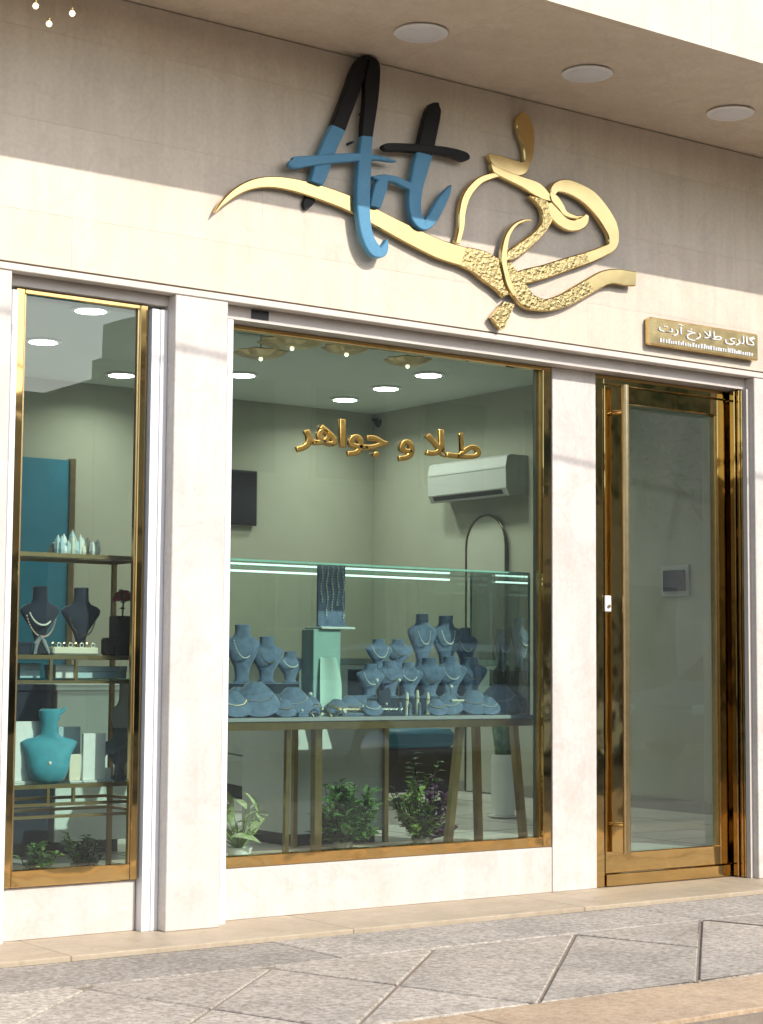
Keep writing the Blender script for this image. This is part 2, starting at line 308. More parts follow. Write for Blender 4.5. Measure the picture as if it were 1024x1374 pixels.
def stroke(mb, pts, yf, th, ch=0.004, n=8, smooth_path=True):
    # a brush stroke measured on the photo (x, y, width), stood up as a solid plate on the plane y = yf
    q = cat_rom(pts, n) if smooth_path else [tuple(p) for p in pts]
    rows = []
    for i, (x, y, w) in enumerate(q):
        a = q[max(i - 1, 0)]; b = q[min(i + 1, len(q) - 1)]
        dx, dy = b[0] - a[0], b[1] - a[1]; l = math.hypot(dx, dy) or 1; nx, ny = -dy / l, dx / l
        w = max(w, 0.5); A = PY(x + nx * w / 2, y + ny * w / 2, yf); B = PY(x - nx * w / 2, y - ny * w / 2, yf)
        D = B - A; c = min(ch, D.length * 0.3); D.normalize()
        rows.append([A + Vector((0, th, 0)), A + Vector((0, c, 0)), A + D * c, B - D * c, B + Vector((0, c, 0)), B + Vector((0, th, 0))])
    vs = [p for r in rows for p in r]; fs = []
    for i in range(len(rows) - 1):
        for k in range(6):
            k2 = (k + 1) % 6; fs.append((i * 6 + k, i * 6 + k2, i * 6 + 6 + k2, i * 6 + 6 + k))
    fs.append(tuple(range(5, -1, -1))); L_ = (len(rows) - 1) * 6; fs.append(tuple(L_ + k for k in range(6)))
    mb.add(vs, fs)
    return mb

# ================================================================ GROUND
ZP = -0.014
g = MB(); g.add([(-250, -250, -0.2), (250, -250, -0.2), (250, 250, -0.2), (-250, 250, -0.2)], [(0, 1, 2, 3)])
tag(g.build('ground', CONCRETE), kind='structure')
g = MB(); g.box(-60, 70, -11.0, -2.32, -0.19, -0.155)
tag(g.build('road', ASPHALT), kind='structure')
g = MB(); g.box(-60, 70, -14.0, -11.0, -0.19, -0.03)
tag(g.build('far_pavement', CONCRETE), kind='structure')
pav = MB().box(-12, 18, -1.86, -0.325, -0.19, ZP - 0.007).build('pavement', SANDJ); tag(pav, kind='structure')
def clip(poly, f):
    out = []
    for i in range(len(poly)):
        a, b = poly[i], poly[(i + 1) % len(poly)]; fa, fb = f(a), f(b)
        if fa >= 0: out.append(a)
        if (fa >= 0) != (fb >= 0):
            t = fa / (fa - fb); out.append((a[0] + (b[0] - a[0]) * t, a[1] + (b[1] - a[1]) * t))
    return out
def paver(poly, name, mt, parent, z=ZP, h=0.02, gap=0.005, jit=0.0016, gap2=None):
    cx = sum(p[0] for p in poly) / len(poly); cy_ = sum(p[1] for p in poly) / len(poly)
    # shrink towards inside by the joint, then chamfer
    def inset(P, d):
        n = len(P); out = []
        ar = sum(P[i][0] * P[(i + 1) % n][1] - P[(i + 1) % n][0] * P[i][1] for i in range(n)); sgn = 1 if ar > 0 else -1
        for i in range(n):
            a, b, c = Vector(P[i - 1]), Vector(P[i]), Vector(P[(i + 1) % n])
            e1 = (b - a).normalized(); e2 = (c - b).normalized(); n1 = Vector((-e1.y, e1.x)) * sgn; n2 = Vector((-e2.y, e2.x)) * sgn
            d1, d2 = (d, d) if gap2 is None else (d if e1.x * e1.y > 0.2 else d - gap + gap2, d if e2.x * e2.y > 0.2 else d - gap + gap2)
            cr = n1.x * n2.y - n1.y * n2.x
            if abs(cr) < 1e-4: out.append(tuple(b + n1 * d1)); continue
            out.append((b.x + (d1 * n2.y - d2 * n1.y) / cr, b.y + (n1.x * d2 - n2.x * d1) / cr))
        return out
    A = inset(poly, gap); B = inset(poly, gap + 0.004); dz = random.uniform(-jit, jit); tx, ty = random.uniform(-jit, jit), random.uniform(-jit, jit)
    n = len(poly); zt = lambda p: z + dz + tx * (p[0] - cx) + ty * (p[1] - cy_)
    vs = [(p[0], p[1], z - h) for p in A] + [(p[0], p[1], zt(p) - 0.003) for p in A] + [(p[0], p[1], zt(p)) for p in B]
    fs = [tuple(range(2 * n, 3 * n))]
    for i in range(n):
        j = (i + 1) % n; fs += [(i, j, n + j, n + i), (n + i, n + j, 2 * n + j, 2 * n + i)]
    o = MB().add(vs, fs).build(name, mt, parent); return o
def area(P): return abs(sum(P[i][0] * P[(i + 1) % len(P)][1] - P[(i + 1) % len(P)][0] * P[i][1] for i in range(len(P)))) / 2
va = Vector((0.548, 0.522)); vb = Vector((0.163, -0.506)); o0 = Vector((4.142, -0.838))
for i in range(-16, 17):
    for j in range(-16, 17):
        p = o0 + va * i + vb * j
        P4 = [tuple(p), tuple(p + vb), tuple(p + va + vb), tuple(p + va)]
        P4 = clip(P4, lambda q: -0.80 - q[1])
        if len(P4) > 2: P4 = clip(P4, lambda q: q[1] + 1.855)
        if len(P4) > 2: P4 = clip(P4, lambda q: q[0] - 0.6)
        if len(P4) > 2: P4 = clip(P4, lambda q: 8.9 - q[0])
        if len(P4) > 2 and area(P4) > 0.012: paver(P4, 'paving_stone', GRANITE, pav, gap=0.0065, gap2=0.010)
GRANITE_B = granite_mat('grey_granite_border', (0.25, 0.215, 0.175), (0.41, 0.36, 0.295), (0.58, 0.52, 0.44))
for k in range(-1, 6):
    x = 0.10 + k * 1.83
    paver([(x, -0.80), (x + 1.83, -0.80), (x + 1.83, -0.345), (x, -0.345)], 'border_stone', GRANITE_B, pav, gap=0.002)
MB().box(-2, 11, -0.3449, -0.3255, ZP - 0.0065, ZP - 0.004).build('step_gap', JOINT, pav)
kerb = MB().box(-12, 18, -2.32, -1.86, -0.19, ZP - 0.012).build('kerb', SANDJ); tag(kerb, kind='structure')
for k in range(-4, 12):
    x = 0.1 + k * 0.84
    paver([(x, -2.30), (x + 0.84, -2.30), (x + 0.84, -1.868), (x, -1.868)], 'kerb_stone', TAN, kerb, z=ZP + 0.001, gap=0.002)

# ================================================================ SHOP BUILDING
shop = thing('jewellery_shop', 'pale marble shopfront with deep canopy, brass framed windows and brass door', 'shop')
def part(name, mt, *a, parent=None, ch=0.0, smooth=False): return MB().box(*a, ch=ch).build(name, mt, parent or shop, smooth)
# step slabs
for k in range(-1, 8):
    x = 0.52 + k * 1.21
    part('step_slab', STEP, x + 0.0008, x + 1.2092, -0.322, 0.30, -0.12, 0.0, ch=0.003)
# fascia slabs
courses = [(2.51, 2.712), (2.712, 3.062), (3.062, 3.412), (3.412, 3.606)]
for ci, (z0, z1) in enumerate(courses):
    x = 0.4 - 0.47 * ci
    while x < 9.2:
        x1 = x + 1.32
        part('cladding_slab', STONE, x + 0.0003, x1 - 0.0003, random.uniform(-0.0003, 0.0003), 0.04, z0 + 0.0003, z1 - 0.0003); x = x1
GROUT = mat('stone_grout', (0.42, 0.35, 0.27), 0.9, var=0.1)
part('wall_backing', GROUT, -1.2, 11.0, 0.061, 0.28, 2.478, 3.66)
part('trim_strip', TRIM, 0.4, 9.4, -0.006, 0.052, 2.475, 2.502, ch=0.003)
# canopy: soffit slabs, front slabs, core
x = 0.2
while x < 9.2:
    part('soffit_slab', STONE, x + 0.0006, x + 1.4394, -0.965, 0.045, 3.61 + random.uniform(0, 0.0008), 3.65); x += 1.44
for (z0, z1, off) in ((3.603, 3.94, 0.0), (3.942, 4.40, 0.6)):
    x = -0.3 + off
    while x < 9.2:
        part('canopy_slab', STONE, x + 0.0006, x + 1.4394, -1.005, -0.967, z0, z1); x += 1.44
part('canopy_core', JOINT, -1.0, 10.2, -0.95, 6.0, 3.68, 4.39)
# pillars and end walls
part('pillar', STONE_LOW, 3.495, 3.735, 0.0, 0.28, 0.0005, 2.475, ch=0.003)
part('end_wall', STONE_LOW, 0.4, 2.80, 0.0, 0.28, 0.0005, 2.475, ch=0.003)
part('end_wall', STONE_LOW, 6.80, 9.4, 0.0, 0.28, 0.0005, 2.475, ch=0.003)
part('pillar', STONE_LOW, 5.585, 5.858, 0.14, 0.28, 0.0005, 2.419, ch=0.002)
part('sill_wall', STONE_LOW, 3.80, 5.583, 0.143, 0.28, 0.0005, 0.204, ch=0.002)
part('sill_wall', STONE_LOW, 2.855, 3.42, 0.105, 0.28, 0.0005, 0.194, ch=0.002)
# recessed lintels and shutter rails
lin = part('lintel', LINTEL, 3.736, 6.799, 0.060, 0.28, 2.42, 2.476)
part('lintel', LINTEL, 2.801, 3.494, 0.060, 0.28, 2.435, 2.476)
part('lintel_plate', JET, *([PY(338, 418, 0.055).x, PY(361, 418, 0.055).x]), 0.056, 0.0595, 2.433, 2.470)
def rail(x0, x1):
    mb = MB(); w = x1 - x0; y0, y1 = 0.060, 0.115
    # U-channel: front face with a shallow slot
    pts = [(x0, y1), (x0, y0), (x0 + w * 0.42, y0), (x0 + w * 0.42, y0 + 0.006), (x0 + w * 0.58, y0 + 0.006), (x0 + w * 0.58, y0), (x1, y0), (x1, y1)]
    n = len(pts); vs = [(p[0], p[1], 0.001) for p in pts] + [(p[0], p[1], 2.418) for p in pts]
    fs = [tuple(range(n)), tuple(range(2 * n - 1, n - 1, -1))] + [(i, (i + 1) % n, (i + 1) % n + n, i + n) for i in range(n)]
    return mb.add(vs, fs).build('shutter_rail', WHITE_ALU, shop)
rail(2.8015, 2.853); rail(3.424, 3.4935); rail(3.7365, 3.797)
part('jamb_strip', LINTEL, 6.78, 6.7985, 0.035, 0.062, 0.001, 2.418)

def window(x0, x1, z0, z1, y, wl, wr, wb, wt, yg, dp, label):
    w = MB().box(x0, x1, y + dp + 0.001, y + dp + 0.012, z0, z0 + 0.012).build('window', BRASS, shop); tag(w, label)
    for nm, a in (('stile', (x0, x0 + wl, y, y + dp, z0, z1)), ('stile', (x1 - wr, x1, y, y + dp, z0, z1)),
                  ('bottom_rail', (x0 + wl, x1 - wr, y + 0.002, y + dp, z0, z0 + wb)), ('top_rail', (x0 + wl, x1 - wr, y + 0.002, y + dp, z1 - wt, z1))):
        MB().box(*a, ch=0.003).build(nm, BRASS, w)
    for bx in (x0 + wl, x1 - wr - 0.008):
        MB().box(bx, bx + 0.008, yg - 0.012, yg + 0.006, z0 + wb, z1 - wt).build('glazing_bead', BRASS2, w)
    MB().add([(x0 + wl - 0.003, yg, z0 + wb - 0.005), (x1 - wr + 0.003, yg, z0 + wb - 0.005), (x1 - wr + 0.003, yg, z1 - wt + 0.004), (x0 + wl - 0.003, yg, z1 - wt + 0.004)], [(0, 1, 2, 3)]).build('glass_pane', GLASS, w)
    return w
window(3.80, 5.583, 0.206, 2.418, 0.146, 0.045, 0.050, 0.046, 0.018, 0.180, 0.046, 'large display window in brass frame')
window(2.857, 3.42, 0.196, 2.434, 0.085, 0.036, 0.034, 0.062, 0.02, 0.105, 0.032, 'narrow display window in brass frame')

# door
door = MB().box(5.922, 6.775, 0.172, 0.20, 0.024, 0.06).build('door', BRASS, shop); tag(door, 'brass framed glass door with full height tube handle')
for nm, a in (('door_jamb', (5.860, 5.918, 0.150, 0.25, 0.002, 2.418)), ('door_jamb', (6.776, 6.797, 0.064, 0.25, 0.002, 2.418)), ('door_jamb', (6.757, 6.775, 0.096, 0.128, 0.002, 2.418)), ('door_jamb', (6.768, 6.7755, 0.075, 0.09, 0.002, 2.418)),
              ('door_head', (5.919, 6.755, 0.150, 0.25, 2.375, 2.418)),
              ('stile', (5.922, 6.050, 0.148, 0.20, 0.062, 2.37)), ('stile', (6.690, 6.752, 0.148, 0.20, 0.062, 2.37)),
              ('top_rail', (6.0505, 6.6895, 0.150, 0.20, 2.29, 2.37)), ('bottom_rail', (6.0505, 6.6895, 0.150, 0.171, 0.062, 0.155)),
              ('kick_plate', (5.922, 6.752, 0.138, 0.170, 0.004, 0.060))):
    MB().box(*a, ch=0.003).build(nm, BRASS, door)
for a in ((6.0505, 6.062, 0.160, 0.19, 0.156, 2.289), (6.678, 6.6895, 0.160, 0.19, 0.156, 2.289)): MB().box(*a).build('glazing_bead', BRASS2, door)
MB().add([(6.05, 0.182, 0.14), (6.69, 0.182, 0.14), (6.69, 0.182, 2.295), (6.05, 0.182, 2.295)], [(0, 1, 2, 3)]).build('glass_pane', GLASS_DOOR, door)
hx = PY(840, 800, 0.085).x
ht = PY(840, 517, 0.085).z; hb = PY(838, 1146, 0.085).z
MB().tube([(hx, 0.085, hb), (hx, 0.085, hb + 0.3), (hx, 0.085, ht - 0.3), (hx, 0.085, ht)], 0.0185, 16).build('handle', BRASS2, door, smooth=True)
for z in (PY(835, 553, 0.1).z, PY(835, 1107, 0.1).z):
    MB().tube([(hx, 0.088, z), (hx - 0.02, 0.149, z)], 0.011, 10).build('handle_bracket', BRASS, door, smooth=True)
lp = PY(815, 810, 0.146)
MB().box(lp.x - 0.020, lp.x + 0.020, 0.138, 0.1475, lp.z - 0.038, lp.z + 0.038, ch=0.003).build('lock_plate', WHITE_ALU, door)
MB().tube([(lp.x, 0.138, lp.z - 0.012), (lp.x, 0.130, lp.z - 0.012)], 0.008, 10).build('lock_cylinder', BRASS2, door)

# room shell
RX0, RX1, RY1, RF, RC = 1.3, 8.2, 5.2, 0.14, 2.98
part('interior_floor', FLOORM, RX0, RX1 + 0.1, 0.281, RY1 + 0.1, -0.1, RF)
part('interior_ceiling', CEIL, RX0, RX1, 0.285, RY1, RC, RC + 0.08)
part('interior_wall', PLASTER, RX1, RX1 + 0.1, 0.285, RY1 + 0.1, RF, RC + 0.08)
part('interior_wall', PLASTER, RX0, RX1 - 0.002, RY1, RY1 + 0.1, RF, RC + 0.08)
part('interior_wall', PLASTER, RX0 - 0.1, RX0 - 0.001, 0.285, RY1 + 0.1, RF, RC + 0.08)
SKIRT = mat('skirting_paint', (0.24, 0.23, 0.19), 0.5, var=0.1)
part('skirting_board', SKIRT, RX1 - 0.014, RX1 - 0.001, 0.3, RY1 - 0.02, RF + 0.001, RF + 0.075)
part('skirting_board', SKIRT, RX0, RX1 - 0.016, RY1 - 0.014, RY1 - 0.001, RF + 0.001, RF + 0.075)
LEDGE = 0.185
part('window_ledge', STONE, 2.6, 5.62, 0.2805, 0.86, RF + 0.0005, LEDGE, ch=0.003)
# floor tile joints
for k in range(8):
    part('floor_joint', JOINT, RX0 + 0.05 + 0.9 * k, RX0 + 0.054 + 0.9 * k, 0.31, RY1 - 0.02, RF + 0.0002, RF + 0.0009)
for k in range(5):
    part('floor_joint', JOINT, RX0 + 0.02, RX1 - 0.02, 0.6 + 0.9 * k, 0.604 + 0.9 * k, RF + 0.0011, RF + 0.0016)

# ================================================================ SIGNS
art = thing('lettering_sign', 'brush script Art letters, black above and blue below, on marble fascia', 'sign', PY(500, 230, -0.05))
def S1(*p): return [(260 + x / 2.56, 50 + y / 2.56, w / 2.56) for x, y, w in p]
L1 = -0.075; L2 = -0.092
# A
a_ = stroke(MB(), S1((499, 310, 52), (470, 372, 52), (445, 440, 54), (436, 470, 50), (425, 500, 44)), -0.058, 0.03).build('letter', BLUE_ACR, art); tag(a_, 'blue and black brush letter A')
stroke(MB(), S1((425, 500, 44), (408, 545, 36), (392, 572, 34), (388, 590, 14)), -0.020, 0.015).build('letter_foot', BLACK_ACR, a_)
mb = stroke(MB(), S1((600, 72, 8), (588, 78, 36), (568, 120, 48), (548, 180, 50), (520, 255, 50), (499, 310, 52)), -0.0582, 0.03); mb.build('letter_top', BLACK_ACR, a_)
mb = stroke(MB(), S1((588, 70, 6), (606, 70, 14), (620, 92, 40), (617, 140, 50), (612, 220, 46), (602, 300, 42), (598, 340, 38)), -0.067, 0.03); mb.build('letter_top', BLACK_ACR, a_)
mb = stroke(MB(), S1((598, 340, 38), (592, 400, 42), (588, 470, 46), (585, 550, 46), (588, 620, 42), (600, 685, 40), (625, 730, 42), (648, 738, 34), (660, 718, 22), (666, 695, 5)), -0.067, 0.03); mb.build('letter_leg', BLUE_ACR, a_)
mb = stroke(MB(), S1((332, 425, 6), (345, 430, 40), (400, 424, 36), (470, 417, 33), (540, 412, 30), (585, 411, 26)), -0.0675, 0.022); mb.build('letter_bar', BLUE_ACR, a_)
mb = stroke(MB(), S1((600, 410, 24), (640, 414, 16), (680, 422, 10), (697, 426, 4)), -0.0665, 0.022); mb.build('letter_bar', BLUE_ACR, a_)
# r
r_ = stroke(MB(), S1((662, 472, 12), (650, 500, 40), (636, 545, 42), (626, 582, 36)), -0.063, 0.028).build('letter', BLUE_ACR, art); tag(r_, 'small blue brush letter r')
stroke(MB(), S1((618, 480, 8), (650, 482, 22), (690, 486, 22), (718, 498, 24), (748, 512, 24)), -0.0635, 0.028).build('letter_arm', BLUE_ACR, r_)
# t
t_ = stroke(MB(), S1((795, 400, 56), (782, 450, 52), (766, 520, 46), (762, 575, 42), (770, 620, 38), (795, 645, 34), (822, 622, 36), (850, 572, 34), (872, 535, 24), (886, 508, 4)), -0.061, 0.028).build('letter', BLUE_ACR, art); tag(t_, 'blue and black brush letter t')
stroke(MB(), S1((842, 226, 8), (832, 240, 42), (822, 275, 54), (808, 340, 56), (795, 400, 56)), -0.0612, 0.028).build('letter_top', BLACK_ACR, t_)
stroke(MB(), S1((652, 378, 8), (668, 376, 26), (740, 378, 28), (820, 384, 28), (890, 395, 30), (935, 410, 32), (948, 416, 10)), -0.0635, 0.028).build('letter_bar', BLACK_ACR, t_)
for px, py in ((475, 190), (492, 150), (500, 330 - 60), (570, 180), (560, 290 - 30)):
    p = PY(px, py, -0.05); MB().tube([(p.x, -0.045, p.z), (p.x, 0.004, p.z)], 0.006, 8).build('standoff', SIDE_ACR, art)

gold = thing('emblem_sign', 'gold calligraphic face emblem with long swoosh on marble fascia', 'sign', PY(690, 330, -0.05))
def S2(*p): return [(560 + x / 3.012, 120 + y / 3.012, w / 3.012) for x, y, w in p]
def gs(pts, yf, mt=GOLD, th=0.022, name='gold_stroke'): return stroke(MB(), pts, yf + 0.02, th, 0.005).build(name, mt, gold)
gs([(289, 285, 1), (300, 272, 7), (318, 257, 11), (340, 247, 14), (365, 244, 16), (395, 248, 18), (430, 258, 20), (470, 273, 21), (510, 294, 22), (550, 315, 24), (590, 334, 26), (622, 344, 27)], -0.058, GOLD, name='swoosh')
gs([(622, 344, 27), (645, 352, 34), (662, 364, 36), (676, 378, 30), (686, 392, 24)], -0.0582, GOLD_REFL, name='swoosh_knot')
gs(S2((165, 620, 22), (180, 560, 26), (185, 490, 30), (205, 425, 34), (250, 372, 32), (300, 350, 28), (345, 345, 14)), -0.0605, GOLD, name='loop')
gs(S2((300, 300, 6), (320, 325, 30), (370, 350, 36), (430, 375, 44), (480, 400, 56), (520, 430, 40), (540, 450, 8)), -0.063, GOLD, name='brow')
gs(S2((455, 430, 5), (500, 455, 34), (530, 490, 52), (520, 545, 38), (480, 595, 40), (430, 635, 46), (380, 670, 44), (350, 690, 10)), -0.0655, GOLD_REFL, name='nose_stroke')
mb = MB(); stroke(mb, S2((292, 262, 16), (320, 285, 48), (370, 310, 66), (420, 318, 60), (448, 296, 26)), -0.0385, 0.02); mb.build('flame_base', GOLD, gold)
gs(S2((440, 322, 14), (450, 280, 32), (452, 230, 46), (446, 190, 60), (436, 150, 66), (430, 115, 52), (430, 92, 18)), -0.059, GOLD, name='flame')
gs(S2((548, 440, 8), (560, 400, 42), (600, 390, 58), (650, 408, 62), (700, 440, 66), (745, 490, 62), (780, 545, 58), (795, 590, 46), (790, 632, 40), (750, 655, 44), (690, 680, 50), (610, 705, 54)), -0.0625, GOLD, name='cheek_loop')
gs(S2((690, 680, 48), (610, 705, 54), (520, 735, 58), (440, 755, 60), (390, 760, 36)), -0.0632, GOLD_REFL, name='cheek_loop')
gs(S2((540, 415, 10), (556, 440, 34), (580, 470, 30), (600, 500, 24), (640, 515, 18), (668, 512, 6)), -0.068, GOLD, name='eyelid')
gs(S2((535, 460, 20), (556, 500, 46), (590, 535, 46), (630, 550, 48), (668, 538, 46), (688, 508, 20)), -0.0662, GOLD, name='eye_curve')
gs(S2((462, 528, 5), (430, 530, 14), (395, 550, 18), (368, 590, 22), (356, 640, 26), (352, 690, 26), (360, 740, 24), (375, 790, 26), (395, 830, 20)), -0.0685, GOLD, 0.018, name='inner_crescent')
gs(S2((372, 700, 20), (392, 760, 60), (420, 815, 70), (455, 855, 66), (510, 872, 52)), -0.0642, GOLD_REFL, name='chin_band')
gs(S2((440, 850, 50), (510, 872, 50), (580, 858, 56), (640, 828, 62), (700, 793, 62), (750, 765, 62)), -0.0648, GOLD_REFL, name='chin_band')
gs(S2((700, 793, 60), (750, 765, 62), (800, 755, 62), (850, 762, 64), (885, 765, 60)), -0.0652, GOLD, name='chin_tip')
mb = MB(); pts = [PY(560 + x / 3.012, 120 + y / 3.012, -0.0375) for x, y in ((300, 920), (352, 858), (395, 868), (350, 968), (338, 972))]
mb.poly([(p.x, p.z) for p in pts], 0, -0.0375, -0.015); mb.build('drop', GOLD_REFL, gold)
for px, py in ((345, 247), (470, 273), (600, 338), (700, 395), (822, 320), (705, 175), (840, 370)):
    p = PY(px, py, -0.045); MB().tube([(p.x, -0.025, p.z), (p.x, 0.004, p.z)], 0.006, 8).build('standoff', BRASS2, gold)

def text_mesh(s, th=0.0, bev=0.0):
    c = bpy.data.curves.new('text', 'FONT'); c.body = s; c.size = 1.0; c.extrude = th; c.offset = 0.0; c.bevel_depth = bev; c.bevel_resolution = 1; c.resolution_u = 3
    o = bpy.data.objects.new('text', c); COL.objects.link(o); bpy.context.view_layer.update()
    me = bpy.data.meshes.new_from_object(o.evaluated_get(bpy.context.evaluated_depsgraph_get())); bpy.data.objects.remove(o); return me
def place_text(words, x0, x1, zmid, yf, depth, height, mt, parent, name='word', bev=0.0):
    # words in visual order left to right with gaps (fractions); fitted to x0..x1
    ms = [text_mesh(w, 0.5 - bev, bev) for w, _ in words]
    ext = [(min(v.co.x for v in k.vertices), max(v.co.x for v in k.vertices), min(v.co.y for v in k.vertices), max(v.co.y for v in k.vertices)) for k in ms]
    tot = sum(e[1] - e[0] for e in ext) + sum(gp for _, gp in words)
    sx = (x1 - x0) / tot; lo = min(e[2] for e in ext); hi = max(e[3] for e in ext); sz = height / (hi - lo)
    x = x0; org = wloc(parent); out = []
    for k, e, (w, gp) in zip(ms, ext, words):
        for v in k.vertices:
            X = x + (v.co.x - e[0]) * sx; Z = zmid - height / 2 + (v.co.y - lo) * sz; Y = yf + depth * (0.5 - v.co.z)
            v.co = Vector((X, Y, Z)) - org
        k.materials.clear(); k.materials.append(mt); k.name = name
        bm = bmesh.new(); bm.from_mesh(k); bmesh.ops.recalc_face_normals(bm, faces=bm.faces); bm.to_mesh(k); bm.free()
        o = bpy.data.objects.new(name, k); COL.objects.link(o); o.parent = parent; out.append(o); x += (e[1] - e[0] + gp) * sx
    return out
tw = PY(397, 590, 0.168); te = PY(645, 590, 0.168); tm = PY(521, 592, 0.168)
wt_ = thing('window_lettering', 'gold Arabic script lettering fixed across the large window glass', 'lettering', (tm.x, 0.168, tm.z))
place_text([('\ufeae\ufeeb\ufe8d\ufeee\ufe9f', 0.28), ('\ufeed', 0.30), ('\ufefc\u0640\ufec3', 0.0)], tw.x, te.x, tm.z - 0.004, 0.162, 0.016, 0.16, TEXT_GOLD, wt_, bev=0.03)

pl = thing('name_plaque', 'small gold wall plaque with white Arabic script above the door', 'plaque', PY(945, 455, -0.04))
c = [PY(873, 426, -0.045), PY(1018, 447, -0.045), PY(1017, 483, -0.045), PY(874, 463, -0.045)]
px0, px1, pz0, pz1 = c[0].x, c[1].x, (c[2].z + c[3].z) / 2, (c[0].z + c[1].z) / 2
MB().box(px0, px1, -0.045, -0.001, pz0, pz1, ch=0.008).build('plate', mat('satin_gold', (0.86, 0.62, 0.28), 0.26, 1.0, var=0.2, scale=14, bump=0.3, bscale=8, bdetail=1.0), pl)
place_text([('\ufe95\ufead\ufe81', 0.22), ('\ufea5\ufead', 0.22), ('\ufefc\ufec3', 0.22), ('\ufbfc\ufeae\ufedf\ufe8e\ufb94', 0.0)], px0 + 0.05, px1 - 0.03, pz0 + (pz1 - pz0) * 0.62, -0.050, 0.005, (pz1 - pz0) * 0.52, WHITE_CARD, pl)
x = px0 + 0.06
mbs = MB()
while x < px1 - 0.05:
    h = random.uniform(0.010, 0.020); w = random.uniform(0.006, 0.012)
    mbs.box(x, x + w, -0.048, -0.0445, pz0 + 0.018, pz0 + 0.018 + h); mbs.box(x, x + w + 0.004, -0.048, -0.0445, pz0 + 0.018 + h + 0.0005, pz0 + 0.021 + h) if random.random() < 0.5 else None
    x += w + random.uniform(0.005, 0.012)
mbs.build('small_print', WHITE_CARD, pl)

# ================================================================ CANOPY LIGHTS
names = ['round recessed canopy light nearest the black letter tops', 'middle round recessed canopy light above the gold emblem', 'round recessed canopy light farthest along, above the door']
for (px, py), lb in zip(((565, 42), (788, 97), (980, 150)), names):
    p = PZ(px, py, 3.61); t = thing('canopy_light', lb, 'light', (p.x, p.y, 3.61), 'round canopy lights')
    MB().lathe([(0.092, 0.0), (0.108, -0.003), (0.112, -0.009), (0.104, -0.013), (0.092, -0.012)], (p.x, p.y, 3.61), 36).build('rim', WHITE_ALU, t, True)
    MB().lathe([(0.0905, -0.011), (0.086, -0.0145), (0.05, -0.0165), (0.01, -0.017)], (p.x, p.y, 3.61), 36).build('diffuser', LAMP_OFF, t, True)
# hanging fairy bulbs at the far left of the canopy
for (px, py), lb in zip(((48, 8), (66, 32), (97, 18)), ('tiny glowing bulb hanging at upper left, leftmost of three', 'tiny glowing bulb hanging at upper left, lowest of three', 'tiny glowing bulb hanging at upper left, rightmost of three')):
    p = PY(px, py, -0.30); t = thing('hanging_bulb', lb, 'bulb', tuple(p), 'bulbs hanging from the canopy')
    MB().ball(p, 0.011, 12, 8).build('bulb', BULB, t, True)
    MB().lathe([(0.006, 0.010), (0.007, 0.02), (0.003, 0.024)], p, 10).build('socket', BRASS2, t, True)
    MB().tube([(p.x, p.y, p.z + 0.022), (p.x, p.y, 3.612)], 0.0012, 6).build('wire', BRASS2, t)

# ================================================================ INTERIOR LIGHTS
dl = [((122, 415), 'lit round ceiling downlight nearest the top of narrow window'), ((58, 457), 'lit round ceiling downlight at left edge of narrow window'), ((163, 502), 'small lit ceiling downlight low at right of narrow window'),
      ((325, 502), 'lit ceiling downlight at left edge of large window'), ((463, 535), 'lit ceiling downlight lowest of the row of three'), ((518, 520), 'lit ceiling downlight, middle of the row of three'), ((575, 502), 'lit ceiling downlight, highest of the row of three')]
for (px, py), lb in dl:
    p = PZ(px, py, RC); t = thing('downlight', lb, 'light', (p.x, p.y, RC), 'interior ceiling downlights')
    MB().lathe([(0.088, -0.001), (0.110, -0.003), (0.112, -0.008), (0.090, -0.012)], (p.x, p.y, RC), 28).build('rim', WHITE_ALU, t, True)
    MB().lathe([(0.0875, -0.002), (0.086, -0.014), (0.02, -0.016)], (p.x, p.y, RC), 28).build('diffuser', LAMP_ON, t, True)
    ld = bpy.data.lights.new('downlight_lamp', 'AREA'); ld.shape = 'DISK'; ld.size = 0.16; ld.energy = 4.6; ld.color = (1.0, 0.96, 0.88); ld.spread = R(150)
    lo = bpy.data.objects.new('downlight_lamp', ld); COL.objects.link(lo); lo.parent = t; lo.location = (0, 0, -0.02)
# gold disc ceiling ornaments
dz = RC - 0.16
gl = [((350, 477), 0.10, 'leftmost of the gold discs hanging under the ceiling'), ((392, 463), 0.125, 'large gold disc hanging second from the left under the ceiling'), ((465, 471), 0.09, 'gold disc under the ceiling, third from the left'),
      ((512, 460), 0.10, 'gold disc under the ceiling close to window top, fourth from left'), ((547, 487), 0.09, 'lowest right gold disc under the ceiling'), ((603, 472), 0.09, 'rightmost gold disc under the ceiling by window top')]
for (px, py), r, lb in gl:
    r *= 1.5; p = PZ(px, py + 4, dz); t = thing('ceiling_disc', lb, 'ceiling lamp', (p.x, p.y, RC), 'gold ceiling discs')
    mb = MB(); n = 40; prof = []
    vs = []; fs = []
    for i, (rr, zz) in enumerate(((0.0, 0.004), (0.35, 0.0), (0.7, 0.012), (1.0, 0.035), (1.0, 0.041), (0.7, 0.019), (0.0, 0.012))):
        for k in range(n):
            a = 2 * math.pi * k / n; q = rr * r * (1 + 0.10 * math.cos(8 * a)); vs.append((p.x + q * math.cos(a), p.y + q * math.sin(a), dz + zz))
    for i in range(6):
        for k in range(n): fs.append((i * n + k, i * n + (k + 1) % n, (i + 1) * n + (k + 1) % n, (i + 1) * n + k))
    mb.add(vs, fs).build('disc', BRASS2, t, True)
    MB().tube([(p.x, p.y, dz + 0.01), (p.x, p.y, RC)], 0.005, 8).build('rod', BRASS2, t)
    MB().ball((p.x, p.y, dz - 0.004), 0.012, 10, 6).build('bulb', BULB, t, True)
